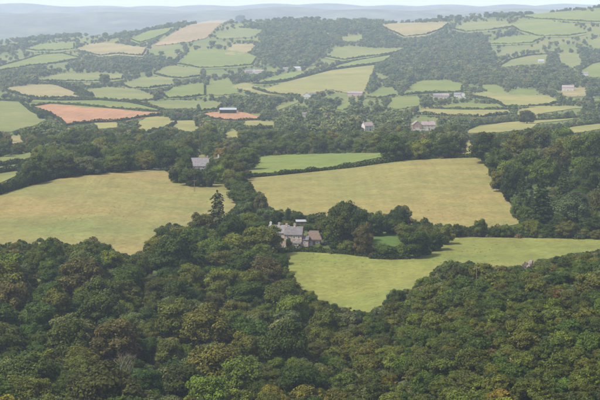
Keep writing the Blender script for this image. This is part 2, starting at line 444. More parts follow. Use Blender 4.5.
# ------------------------------------------------------------------ fields, traced as seen (photo pixels)
# name, material, visible outline, hedges wanted (u upper, l lower), phrase used in hedge labels
FIELDS = [
    ('left_pasture', 'f_tan', [(-30, 203), (0, 194), (30, 185), (60, 178), (100, 173.5), (150, 169), (163, 170), (176, 179), (192, 183), (226, 183), (234, 192), (236, 203), (226, 214), (212, 212), (200, 216),
        (186, 222), (170, 222), (157, 226), (148, 236), (143, 248), (128, 252), (112, 246), (102, 238), (90, 236), (76, 241), (58, 237), (44, 234), (30, 238), (12, 240), (-30, 246)], '', ''),
    ('hay_field', 'f_hay', [(249, 178), (280, 175), (310, 172), (350, 168), (400, 161), (440, 159), (479, 158), (490, 172), (505, 195), (521, 221), (500, 224), (470, 222), (440, 222), (412, 215), (408, 204),
        (398, 203), (388, 212), (370, 212), (356, 203), (340, 199), (330, 208), (325, 214), (304, 213), (297, 206), (285, 208), (270, 206), (262, 192), (251, 184)], '', ''),
    ('upper_pasture', 'f_lime', [(250, 159), (270, 156), (330, 154), (397, 153), (399, 156), (370, 160), (330, 165), (290, 169), (250, 173)], '', ''),
    ('lower_pasture', 'f_low', [(280, 254), (300, 252.5), (330, 254), (370, 258), (405, 259), (428, 255), (444, 246), (443, 238), (480, 238), (540, 239), (640, 241), (640, 246), (600, 249), (575, 251), (558, 255),
        (540, 257), (528, 256), (516, 265), (490, 263), (468, 260), (448, 260), (436, 266), (424, 277), (410, 287), (394, 288), (386, 296), (379, 306), (366, 311), (346, 306), (330, 300), (314, 292), (300, 282), (290, 268)], '', ''),
    ('garden_lawn', 'f_lawn', [(372, 234), (390, 232), (403, 234), (403, 243), (393, 245), (384, 243), (372, 246)], '', ''),
    ('corner_stubble', 'f_yellow', [(458, 152), (459, 144), (470, 141), (475, 142), (475, 152)], '', ''),
    # valley strips to the left
    ('strip_a', 'f_olive', [(-20, 160), (8, 157), (36, 153), (34, 158), (10, 162), (-20, 166)], 'l', 'the topmost narrow green strip at the left'),
    ('strip_b', 'f_olive', [(-20, 168), (10, 164), (24, 161), (20, 167), (0, 170), (-20, 173)], 'l', 'the middle narrow green strip at the left'),
    ('strip_c', 'f_olive', [(-20, 178), (8, 172), (18, 171), (14, 177), (0, 181), (-20, 184)], '', ''),
    ('strip_d', 'f_straw', [(10, 138), (24, 136), (23, 140), (12, 142)], '', ''),
    ('west_pasture', 'f_olive', [(-20, 103), (0, 101), (20, 102), (32, 112), (45, 118), (34, 123), (20, 126), (12, 130), (-20, 128)], 'u', 'the olive pasture left of the bare red field'),
    ('red_field', 'f_orange', [(32, 107), (50, 104), (80, 106), (115, 109), (147, 112), (163, 112.5), (158, 114), (140, 116), (118, 120), (92, 121), (80, 122), (66, 124), (56, 116), (42, 109)], 'ul', 'the large bare red field'),
    ('green_band', 'f_green', [(28, 103), (32, 100), (60, 101), (100, 100.5), (130, 103), (157, 108.5), (150, 110.5), (120, 108.5), (80, 105), (50, 103.5)], 'u', 'the long green band above the bare red field'),
    ('hay_knoll', 'f_straw', [(6, 89), (30, 86), (62, 85), (76, 92), (84, 97), (60, 96.5), (38, 98), (20, 94)], 'l', 'the straw coloured knoll above the green band'),
    ('strip_e', 'f_olive', [(74, 93), (92, 90), (110, 88), (138, 91), (157, 98.5), (130, 100.5), (104, 99), (88, 97)], 'l', 'the olive field right of the straw coloured knoll'),
    ('strip_f', 'f_green', [(163, 93), (180, 86.5), (205, 84), (205, 94), (186, 96.5), (168, 97)], 'l', 'the green wedge left of the barn'),
    ('strip_g', 'f_olive', [(148, 103), (170, 101.5), (200, 102), (200, 106), (168, 107)], '', ''),
    ('strip_h', 'f_yellow', [(137, 122), (150, 118), (170, 118), (166, 121), (150, 124)], '', ''),
    ('strip_i', 'f_yellow', [(136, 130), (148, 124), (166, 121.5), (176, 121), (168, 126), (153, 128.5), (148, 132)], 'l', 'the yellow paddock below the red field'),
    ('strip_j', 'f_yellow', [(171, 121), (196, 120.5), (197, 127), (190, 130), (178, 127)], 'u', 'the yellow paddock left of the long barn'),
    ('strip_k', 'f_yellow', [(96, 124), (115, 121), (116, 125), (100, 127)], '', ''),
    ('knoll_left', 'f_olive', [(198, 105), (210, 102), (222, 104), (218, 108), (200, 110)], 'l', 'the small olive knoll left of the long barn'),
    ('barn_field', 'f_orange', [(203, 115), (219, 113), (240, 113), (262, 116), (258, 118.5), (232, 119), (214, 117.5)], 'l', 'the red soil in front of the long barn'),
    ('strip_l', 'f_yellow', [(243, 127), (247, 122), (272, 122), (273, 126.5), (256, 127.5)], 'l', 'the yellow paddock below the long barn'),
    ('strip_m', 'f_yellow', [(222, 134), (232, 131), (238, 131), (236, 136), (224, 136)], '', ''),
    # left far slopes
    ('far_a', 'f_olive', [(36, 78), (60, 75), (95, 74), (123, 75), (122, 78), (100, 80), (62, 80), (40, 80)], 'l', 'the pale field above the dark wooded bank'),
    ('far_b', 'f_olive', [(122, 84), (140, 79), (170, 77), (172, 84), (150, 87), (130, 87)], 'l', 'the pale olive field right of the wooded bank'),
    ('far_c', 'f_olive', [(154, 73), (168, 67), (198, 69), (200, 75), (182, 77.5), (166, 76)], 'l', 'the olive slope below the broad green field'),
    ('far_d', 'f_green', [(-10, 69), (20, 61), (40, 55), (62, 53.5), (80, 58), (60, 61.5), (30, 65), (0, 70)], 'ul', 'the rounded green field on the left hill'),
    ('far_e', 'f_green', [(24, 48), (44, 45), (74, 43), (74, 48), (56, 50), (36, 50)], 'l', 'the highest green field on the left hill'),
    ('far_f', 'f_straw', [(78, 50), (92, 45), (112, 44), (146, 49), (142, 55), (118, 53), (100, 55)], 'l', 'the straw coloured field left of the pink stubble'),
    ('far_g', 'f_green', [(130, 38), (150, 32), (172, 28.5), (166, 33), (150, 39), (140, 42)], 'l', 'the green slip beside the pink stubble'),
    ('far_h', 'f_stubble', [(155, 43.5), (170, 34), (190, 26), (208, 21.5), (226, 21), (216, 27), (204, 36), (188, 40), (172, 42)], '', ''),
    ('far_i', 'f_green', [(178, 63), (192, 52), (216, 50), (240, 53), (256, 58), (252, 64), (228, 66), (200, 67)], 'l', 'the broad green field below the pink stubble'),
    ('far_j', 'f_straw', [(226, 52), (234, 45.5), (254, 45), (250, 49), (240, 53)], '', ''),
    ('far_k', 'f_green', [(202, 92), (212, 82), (230, 80), (231, 86), (238, 91), (222, 93)], '', ''),
    # big valley slope in the middle
    ('great_slope', 'f_yellow', [(233, 85), (246, 83), (267, 87), (300, 79), (320, 72), (350, 68), (374, 65), (368, 78), (362, 91), (345, 91), (328, 87), (316, 90), (308, 95), (285, 93), (262, 92), (246, 88)], '', ''),
    ('slope_strip', 'f_lime', [(328, 69), (340, 64), (360, 60), (392, 55), (384, 61), (356, 65)], 'ul', 'the bright strip above the great yellow slope'),
    ('slope_strip_b', 'f_lime', [(253, 82.5), (276, 77), (298, 72), (303, 74), (286, 80.5), (266, 83.5)], 'l', 'the short bright strip left above the great yellow slope'),
    ('slope_top', 'f_olive', [(326, 56), (338, 49), (350, 47), (372, 49), (402, 49), (396, 52), (366, 56), (344, 59)], 'l', 'the olive clearing under the hanging wood'),
    ('hill_clear', 'f_olive', [(344, 38), (352, 36), (362, 37), (356, 40), (346, 40)], '', ''),
    ('hill_clear_b', 'f_olive', [(215, 33), (240, 29), (262, 31), (250, 35), (222, 37)], '', ''),
    ('ridge_pink', 'f_straw', [(382, 26), (400, 24), (448, 23), (442, 28), (426, 34), (404, 36)], 'l', 'the straw coloured field on the middle ridge'),
    ('paddock_a', 'f_green', [(367, 96), (380, 89), (394, 88), (396, 94), (378, 97)], 'l', 'the green paddock right of the pink farm buildings'),
    ('paddock_b', 'f_green', [(388, 105), (396, 98), (418, 97), (418, 103), (400, 107)], '', ''),
    ('paddock_c', 'f_green', [(336, 107), (346, 103), (350, 104), (344, 108)], '', ''),
    ('paddock_d', 'f_olive', [(275, 105), (296, 101), (298, 103), (280, 108)], '', ''),
    # right slopes
    ('east_a', 'f_green', [(403, 94), (414, 85), (426, 81), (446, 81), (462, 86), (462, 91), (432, 92)], 'l', 'the green field above the white farm buildings'),
    ('east_b', 'f_green', [(482, 86), (496, 86), (506, 91), (492, 91)], '', ''),
    ('east_c', 'f_green', [(508, 92), (524, 89.5), (540, 92), (530, 94.5)], '', ''),
    ('east_d', 'f_yellow', [(470, 95), (490, 92.5), (522, 95), (548, 97), (558, 101), (548, 104), (520, 105), (504, 105), (494, 99)], 'l', 'the yellow field right of the white farm buildings'),
    ('east_e', 'f_green', [(430, 107), (462, 104), (516, 106), (516, 108), (470, 108)], 'l', 'the thin green strip below the white farm buildings'),
    ('east_f', 'f_yellow', [(414, 113), (426, 110), (470, 109), (507, 110), (508, 113), (482, 115.5), (440, 114)], 'l', 'the yellow strip behind the brick house'),
    ('east_g', 'f_yellow', [(518, 114), (522, 110), (545, 107.5), (572, 107), (590, 108.5), (570, 110), (545, 111), (528, 115)], '', ''),
    ('east_h', 'f_yellow', [(464, 131), (478, 125), (520, 121.5), (558, 119.5), (594, 117), (560, 122), (536, 124), (528, 127), (500, 130)], 'u', 'the long yellow band behind the right hand wood'),
    ('east_i', 'f_yellow', [(538, 133), (556, 129), (580, 126), (620, 121.5), (620, 126), (580, 130), (550, 134)], 'u', 'the lower yellow band behind the right hand wood'),
    ('hill_a', 'f_green', [(524, 16), (545, 13.5), (575, 12), (630, 12), (630, 22), (590, 21), (555, 19), (535, 18)], 'l', 'the highest green field on the right hill'),
    ('hill_b', 'f_green', [(512, 25), (520, 20), (545, 21), (572, 25), (586, 32), (568, 35), (538, 35), (520, 30)], 'l', 'the broad green field high on the right hill'),
    ('hill_c', 'f_olive', [(452, 28), (468, 23.5), (502, 22), (512, 26), (492, 29), (466, 31)], 'l', 'the olive ridge field right of the middle'),
    ('hill_d', 'f_green', [(488, 43), (504, 38), (524, 36.5), (540, 38), (532, 42), (506, 43)], 'l', 'the curved green field halfway up the right hill'),
    ('hill_e', 'f_olive', [(500, 66), (510, 60), (528, 56), (546, 54.5), (544, 62), (522, 63)], 'u', 'the olive clearing low on the right hill'),
    ('hill_f', 'f_olive', [(560, 54), (577, 53.5), (580, 62), (570, 66), (562, 60)], '', ''),
    ('hill_g', 'f_green', [(582, 70), (592, 64), (620, 58), (620, 74), (592, 75)], 'u', 'the green field at the right picture edge'),
    ('hill_h', 'f_olive', [(588, 42), (600, 38), (620, 37), (620, 46), (598, 47)], '', ''),
    ('hill_i', 'f_straw', [(562, 91), (570, 88), (584, 89), (584, 94), (568, 95)], '', ''),
]
# wider meshes for the near fields, running on under the trees at their edges
FIELD_MESH = {
    'left_pasture': [(-60, 212), (0, 194), (30, 185), (60, 178), (100, 173.5), (150, 169), (163, 170), (176, 179), (192, 183), (226, 183), (236, 192), (240, 206), (232, 222), (205, 232), (180, 240), (160, 250),
                     (140, 262), (110, 262), (70, 256), (0, 256), (-60, 260)],
    'hay_field': [(247, 178), (280, 175), (310, 172), (350, 168), (400, 161), (440, 159), (479, 158), (490, 172), (505, 195), (521, 224), (500, 228), (440, 229), (400, 224), (330, 222), (280, 217), (262, 206), (251, 188)],
    'lower_pasture': [(270, 256), (300, 252.5), (330, 254), (370, 257), (405, 257), (428, 252), (436, 246), (434, 239), (480, 238), (540, 239), (660, 241), (660, 250), (600, 256), (560, 262), (520, 270), (440, 284),
                      (410, 300), (390, 312), (350, 318), (320, 306), (290, 284), (276, 266)],
}

def inside(px, py, poly):
    c = np.zeros(np.broadcast(px, py).shape, bool)
    n = len(poly)
    for i in range(n):
        x1, y1 = poly[i]
        x2, y2 = poly[(i + 1) % n]
        cond = (y1 > py) != (y2 > py)
        with np.errstate(divide='ignore', invalid='ignore'):
            c ^= cond & (px < (x2 - x1) * (py - y1) / (y2 - y1 if y2 != y1 else 1e-9) + x1)
    return c

# raster of what the bare ground shows at each photo pixel: distance and field number
MX, RS = 60, 2                                       # side margin in pixels, samples per pixel
RW, RH = (600 + 2 * MX) * RS, 420 * RS
rpx = (np.arange(RW) + 0.5) / RS - MX
rpy = (np.arange(RH) + 0.5) / RS
RPX, RPY = np.meshgrid(rpx, rpy)
_mz = _march[::2]
_cols_px = rpx[::4]
dm = np.full((RH, len(_cols_px)), 12500.0)
for ci, pc in enumerate(_cols_px):
    xq = (pc - 300) / F * (_mz * CP + 10.0)
    _, rows = project(xq, _mz, terr(xq, _mz))
    run = np.minimum.accumulate(rows)                # highest ground row reached so far
    k = np.searchsorted(-run, -rpy)                  # first march step whose row <= py
    dm[:, ci] = np.where(k < len(_mz), _mz[np.minimum(k, len(_mz) - 1)], 12500.0)
DEPTH = np.repeat(dm, 4, 1)[:, :RW]
FID = np.full((RH, RW), -1, np.int16)
for k, f in enumerate(FIELDS):
    xs = [p[0] for p in f[2]]
    ys = [p[1] for p in f[2]]
    sl = (slice(max(0, int((min(ys) - 1) * RS)), int((max(ys) + 1) * RS) + 1),
          slice(max(0, int((min(xs) + MX - 1) * RS)), int((max(xs) + MX + 1) * RS) + 1))
    fp = [(p[0] + (1.0 if k > 5 else 0) * np.sign(p[0] - np.mean(xs)), p[1] + (0.7 if k > 5 else 0) * np.sign(p[1] - np.mean(ys))) for p in f[2]]
    FID[sl][inside(RPX[sl], RPY[sl], fp)] = k

def subdiv(poly, step, closed=True):
    out = []
    n = len(poly)
    for i in range(n if closed else n - 1):
        a, b = poly[i], poly[(i + 1) % n]
        m = max(1, int(math.hypot(b[0] - a[0], b[1] - a[1]) / step))
        for j in range(m):
            out.append((a[0] + (b[0] - a[0]) * j / m, a[1] + (b[1] - a[1]) * j / m))
    if not closed:
        out.append(poly[-1])
    return out

def smooth_poly(poly):
    """one round of corner cutting so traced outlines bend rather than kink"""
    out = []
    n = len(poly)
    for i in range(n):
        a, b = poly[i], poly[(i + 1) % n]
        out.append((a[0] * .9 + b[0] * .1, a[1] * .9 + b[1] * .1))
        out.append((a[0] * .1 + b[0] * .9, a[1] * .1 + b[1] * .9))
    return out

def build_field(f):
    poly = FIELD_MESH.get(f[0])
    if poly is None:                 # run the sheet on a little under the hedges and trees around it
        mx_, my_ = np.mean([p[0] for p in f[2]]), np.mean([p[1] for p in f[2]])
        poly = [(p[0] + 2.2 * np.sign(p[0] - mx_), p[1] + (0.9 * -1 if p[1] < my_ else 2.6)) for p in f[2]]
    poly = smooth_poly(poly)
    pts = subdiv(poly, 3.0)
    x, y = hits([p[0] for p in pts], [p[1] for p in pts])
    ok = ~np.isnan(x)
    x, y = x[ok], y[ok]
    if len(x) < 3:
        return
    d = float(np.median(y))
    step = min(max(d * 0.008, 6.0), 28.0)
    # drop points closer than a fraction of the step
    keep = [0]
    for i in range(1, len(x)):
        if math.hypot(x[i] - x[keep[-1]], y[i] - y[keep[-1]]) > step * 0.3:
            keep.append(i)
    x, y = x[keep], y[keep]
    nb = len(x)
    wp = list(zip(x, y))
    gx, gy = np.meshgrid(np.arange(x.min(), x.max(), step), np.arange(y.min(), y.max(), step))
    gx, gy = gx.ravel(), gy.ravel()
    ins = inside(gx, gy, wp)
    gx, gy = gx[ins], gy[ins]
    vs = [Vector(p) for p in wp] + [Vector((a, b)) for a, b in zip(gx, gy)]
    res = delaunay_2d_cdt(vs, [(i, (i + 1) % nb) for i in range(nb)], [list(range(nb))], 1, 0.01)
    ov, of = res[0], res[2]
    vx = np.array([v.x for v in ov])
    vy = np.array([v.y for v in ov])
    z = terr(vx, vy) + 0.12 + vy * 0.00022
    tri = [t for t in of if len(t) == 3]
    if not tri:
        print('field failed', f[0])
        return
    tri = np.array(tri)
    ar = (vx[tri[:, 1]] - vx[tri[:, 0]]) * (vy[tri[:, 2]] - vy[tri[:, 0]]) - (vy[tri[:, 1]] - vy[tri[:, 0]]) * (vx[tri[:, 2]] - vx[tri[:, 0]])
    tri[ar < 0] = tri[ar < 0][:, ::-1]
    link('field', np_mesh('field', np.stack([vx, vy, z], 1), [tri], [M[f[1]]], smooth=True), kind='structure')

for f in FIELDS:
    build_field(f)

# ------------------------------------------------------------------ foliage meshes
def leaf_quads(rng, c, n, size, jitter=0.75):
    """one irregular quad per centre, facing roughly along the given normal"""
    k = len(c)
    nn = n + rng.normal(0, jitter, (k, 3))
    nn /= np.linalg.norm(nn, axis=1, keepdims=True) + 1e-9
    r = rng.normal(0, 1, (k, 3))
    t = np.cross(nn, r)
    t /= np.linalg.norm(t, axis=1, keepdims=True) + 1e-9
    b = np.cross(nn, t)
    s = (np.asarray(size) * rng.uniform(0.6, 1.35, k))[:, None]
    asp = rng.uniform(0.55, 1.0, k)[:, None]
    q = np.stack([c + t * s * rng.uniform(.7, 1.2, (k, 1)), c + b * s * asp, c - t * s * rng.uniform(.7, 1.2, (k, 1)), c - b * s * asp], 1)
    return q.reshape(-1, 3)

def unit(rng, k, zmin=-1.0, zmax=1.0):
    z = rng.uniform(zmin, zmax, k)
    a = rng.uniform(0, 2 * math.pi, k)
    r = np.sqrt(np.maximum(0, 1 - z * z))
    return np.stack([r * np.cos(a), r * np.sin(a), z], 1)

_ico_cache = {}
def ico(level):
    if level not in _ico_cache:
        bm = bmesh.new()
        bmesh.ops.create_icosphere(bm, subdivisions=level, radius=1.0)
        v = np.array([list(x.co) for x in bm.verts])
        f = np.array([[w.index for w in x.verts] for x in bm.faces])
        bm.free()
        _ico_cache[level] = (v, f)
    return _ico_cache[level]

def tube(p0, p1, r0, r1, n=6):
    p0, p1 = np.asarray(p0, float), np.asarray(p1, float)
    d = (p1 - p0) / (np.linalg.norm(p1 - p0) + 1e-9)
    ref = np.array([1.0, 0, 0]) if abs(d[0]) < 0.8 else np.array([0, 1.0, 0])
    u = np.cross(d, ref)
    u /= np.linalg.norm(u)
    v = np.cross(d, u)
    a = np.arange(n) / n * 2 * math.pi
    ring = np.cos(a)[:, None] * u + np.sin(a)[:, None] * v
    vs = np.concatenate([p0 + ring * r0, p1 + ring * r1])
    i = np.arange(n)
    fs = np.stack([i, (i + 1) % n, n + (i + 1) % n, n + i], 1)
    return vs, fs

class Acc:
    """collects triangles and quads with a per-vertex leaf value and a material index"""
    def __init__(s):
        s.v, s.q, s.t, s.n, s.lv, s.mq, s.mt = [], [], [], 0, [], [], []
    def add(s, v, f, lv=0.5, mat=0):
        f = np.asarray(f)
        s.v.append(np.asarray(v, float))
        if f.shape[1] == 4:
            s.q.append(f + s.n); s.mq.append(np.full(len(f), mat))
        else:
            s.t.append(f + s.n); s.mt.append(np.full(len(f), mat))
        s.lv.append(np.broadcast_to(np.asarray(lv, float), (len(v),)))
        s.n += len(v)
    def leaves(s, q, lv, mat=0):
        k = len(q) // 4
        s.add(q, np.arange(4 * k).reshape(k, 4), np.repeat(lv, 4), mat)
    def mesh(s, name, mats, smooth=False):
        fs, mi = [], []
        if s.q:
            fs.append(np.concatenate(s.q)); mi.append(np.concatenate(s.mq))
        if s.t:
            fs.append(np.concatenate(s.t)); mi.append(np.concatenate(s.mt))
        return np_mesh(name, np.concatenate(s.v), fs, mats, np.concatenate(s.lv), np.concatenate(mi), smooth)

def broadleaf(seed, Ht=12.0, R=4.8, nl=34, nleaf=5200, leaf=0.30, low=0.16, open_=0.0, core=1, flat=1.0):
    """crown of leafy lobes and a trunk with limbs; returns (crown, trunk) Accs"""
    rng = np.random.default_rng(seed)
    zc, rz = Ht * (0.5 + low * 0.55), Ht * (0.5 - low * 0.55)
    dirs = unit(rng, nl, -0.9, 0.88)
    rad = rng.uniform(0.55, 0.86, nl)
    wob = 1 + 0.22 * np.sin(np.arctan2(dirs[:, 1], dirs[:, 0]) * 2 + rng.uniform(0, 6)) + 0.14 * np.sin(np.arctan2(dirs[:, 1], dirs[:, 0]) * 3 + rng.uniform(0, 6))
    lc = dirs * rad[:, None] * np.array([R, R, rz * flat]) * np.stack([wob, wob, np.ones(nl)], 1)
    lc[:, 2] += zc
    lr = R * rng.uniform(0.17, 0.34, nl) * (1.05 - 0.35 * (rad - 0.55))
    lc = np.concatenate([lc, [[0, 0, zc], [R * .15, -R * .1, zc + rz * .35]]])
    lr = np.concatenate([lr, [R * 0.62, R * 0.5]])
    sq = rng.uniform(0.68, 0.95, len(lr))
    lobevar = rng.uniform(-0.3, 0.3, len(lr))
    A = Acc()
    iv, jf = ico(core)
    for c, r, s in zip(lc, lr, sq):
        vv = iv * (1 + rng.normal(0, 0.10, (len(iv), 1))) * r * (0.72 - open_) * np.array([1, 1, s]) + c
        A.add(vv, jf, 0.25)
    w = lr ** 2
    pick = rng.choice(len(lr), int(nleaf * 1.9), p=w / w.sum())
    d = unit(rng, len(pick), -0.85, 1.0)
    rr = rng.uniform(0.84, 1.13, len(pick)) + (rng.random(len(pick)) < 0.10) * rng.uniform(0, 0.5, len(pick))
    c = lc[pick] + d * (lr[pick] * rr)[:, None] * np.stack([np.ones(len(pick)), np.ones(len(pick)), sq[pick]], 1)
    ins = np.zeros(len(c), bool)
    for k in range(len(lr)):
        ins |= (((c - lc[k]) / np.array([1, 1, sq[k]])) ** 2).sum(1) < (lr[k] * 0.74) ** 2
    c, d, pick = c[~ins][:nleaf], d[~ins][:nleaf], pick[~ins][:nleaf]
    lv = np.clip(rng.normal(0.5, 0.22, len(c)) + lobevar[pick], 0, 1.2)
    A.leaves(leaf_quads(rng, c, d + np.array([0, 0, .35]), leaf, 0.42), lv)
    T = Acc()
    r0 = R * 0.075
    top = np.array([rng.normal(0, .2), rng.normal(0, .2), zc])
    mid = np.array([rng.normal(0, .1), rng.normal(0, .1), Ht * low * 1.2])
    T.add(*tube((0, 0, -0.6), mid, r0 * 1.35, r0, 7))
    T.add(*tube(mid, top, r0, r0 * 0.5, 7))
    for k in rng.choice(nl, 6, replace=False):
        st = mid * (1 - (t := rng.uniform(0.05, 0.7))) + top * t
        T.add(*tube(st, lc[k], r0 * 0.5, r0 * 0.12, 5))
    return A, T

def conifer(seed, Ht=19.0, R=4.6, tiers=20, leaf=0.36, droop=0.35, sparse=0.0, top_pow=0.85):
    rng = np.random.default_rng(seed)
    A, T = Acc(), Acc()
    T.add(*tube((0, 0, -0.6), (0, 0, Ht * 0.98), R * 0.085, 0.04, 7))
    for i in range(tiers):
        f = i / (tiers - 1)
        z = Ht * (0.10 + 0.88 * f)
        ln = R * (1 - f) ** top_pow * rng.uniform(0.85, 1.1) + 0.35
        nb = max(5, int(11 * (1 - f) + 5 - 4 * sparse))
        for b in range(nb):
            a = (b + rng.uniform(-.3, .3)) / nb * 2 * math.pi + i * 1.3
            l = ln * rng.uniform(0.72, 1.1)
            if rng.random() < sparse * 0.4:
                l *= 0.55
            out = np.array([math.cos(a), math.sin(a), 0])
            tipz = z - droop * l + 0.12 * l
            T.add(*tube((0, 0, z), out * l * 0.85 + np.array([0, 0, tipz]), 0.05, 0.015, 4))
            m = max(8, int(40 * l / R))
            s = rng.uniform(0.12, 1, m)
            side = np.array([-out[1], out[0], 0])
            c = out * (s * l)[:, None] + side * (rng.normal(0, .16, m) * l * (1.1 - .6 * s))[:, None]
            c[:, 2] = z - droop * l * s ** 1.3 + 0.12 * l * s ** 3 + rng.normal(0, .12, m)
            n = np.tile(out * 0.5 + np.array([0, 0, 1.0]), (m, 1))
            A.leaves(leaf_quads(rng, c, n, leaf * (1.15 - 0.35 * f), 0.45), np.clip(rng.normal(.5, .2, m), 0, 1))
    return A, T

def bush(seed, R=1.6, Ht=1.8, nleaf=420, leaf=0.24, nl=9):
    rng = np.random.default_rng(seed)
    A = Acc()
    d = unit(rng, nl, 0.0, 1.0)
    lc = d * np.array([R, R, Ht]) * 0.5
    lr = R * rng.uniform(.35, .6, nl)
    iv, jf = ico(1)
    for c, r in zip(lc, lr):
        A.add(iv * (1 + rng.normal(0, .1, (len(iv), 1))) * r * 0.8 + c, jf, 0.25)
    pick = rng.integers(0, nl, nleaf)
    dd = unit(rng, nleaf, -0.3, 1.0)
    c = lc[pick] + dd * (lr[pick] * rng.uniform(.85, 1.15, nleaf))[:, None]
    c[:, 2] = np.maximum(c[:, 2], 0.02)
    A.leaves(leaf_quads(rng, c, dd + np.array([0, 0, .3]), leaf), np.clip(rng.normal(.5, .24, nleaf), 0, 1.2))
    return A

# near variants: separate crown and trunk; every variant stands about 12 m tall at scale 1
VAR = {'tree': [], 'scrub': [], 'conifer': [], 'cedar': []}
for s in range(9):
    rg = random.Random(s)
    A, T = broadleaf(100 + s, 12.0, rg.uniform(4.4, 5.4), rg.randint(46, 68), 9000, 0.225, rg.uniform(.02, .10), 0.0)
    VAR['tree'].append((A.mesh('tree_crown', [M['leaf']]), T.mesh('tree_trunk', [M['bark']]), 12.0, 4.9))
for s in range(6):
    rg = random.Random(50 + s)
    A, T = broadleaf(200 + s, 6.0, rg.uniform(2.7, 3.3), rg.randint(28, 38), 3900, 0.19, 0.04, 0.0)
    VAR['scrub'].append((A.mesh('scrub_crown', [M['leaf']]), T.mesh('scrub_trunk', [M['bark']]), 6.0, 3.0))
for s in range(3):
    A, T = conifer(300 + s, 19.0, 4.8, 22, 0.40, 0.34)
    VAR['conifer'].append((A.mesh('conifer_crown', [M['leaf']]), T.mesh('conifer_trunk', [M['bark']]), 19.0, 4.8))
A, T = conifer(321, 20.0, 4.4, 22, 0.55, 0.55, 0.6, 0.24)
VAR['cedar'].append((A.mesh('spruce_crown', [M['leaf']]), T.mesh('spruce_trunk', [M['bark']]), 20.0, 4.4))

PALETTE = {
    'dark green': (0.0260, 0.0368, 0.0063), 'deep green': (0.0350, 0.0483, 0.0074), 'olive': (0.0520, 0.0621, 0.0084), 'mid green': (0.0520, 0.0644, 0.0074),
    'bright green': (0.0757, 0.0862, 0.0105), 'yellow-green': (0.0768, 0.0816, 0.0105), 'rusty brown': (0.0599, 0.0494, 0.0137),
    'grey-green': (0.0565, 0.0667, 0.0231), 'brownish': (0.0486, 0.0471, 0.0126), 'blackish green': (0.0192, 0.0276, 0.0063),
}

CROWNS = []          # every tree placed: dict with what the masks and labels need
def spot(px, py):
    i = int((py) * RS)
    j = int((px + MX) * RS)
    if 0 <= i < RH and 0 <= j < RW:
        return i, j
    return None

def add_tree(kind, x, y, h, w, colour, name, zone=None, label=None, rz=None, var=None, cat='tree', group=None):
    CROWNS.append(dict(kind=kind, x=float(x), y=float(y), z=gz(x, y), h=float(h), w=float(w), colour=colour, name=name, zone=zone,
                       label=label, rz=rz, var=var, cat=cat, group=group))

RNG = random.Random(7)

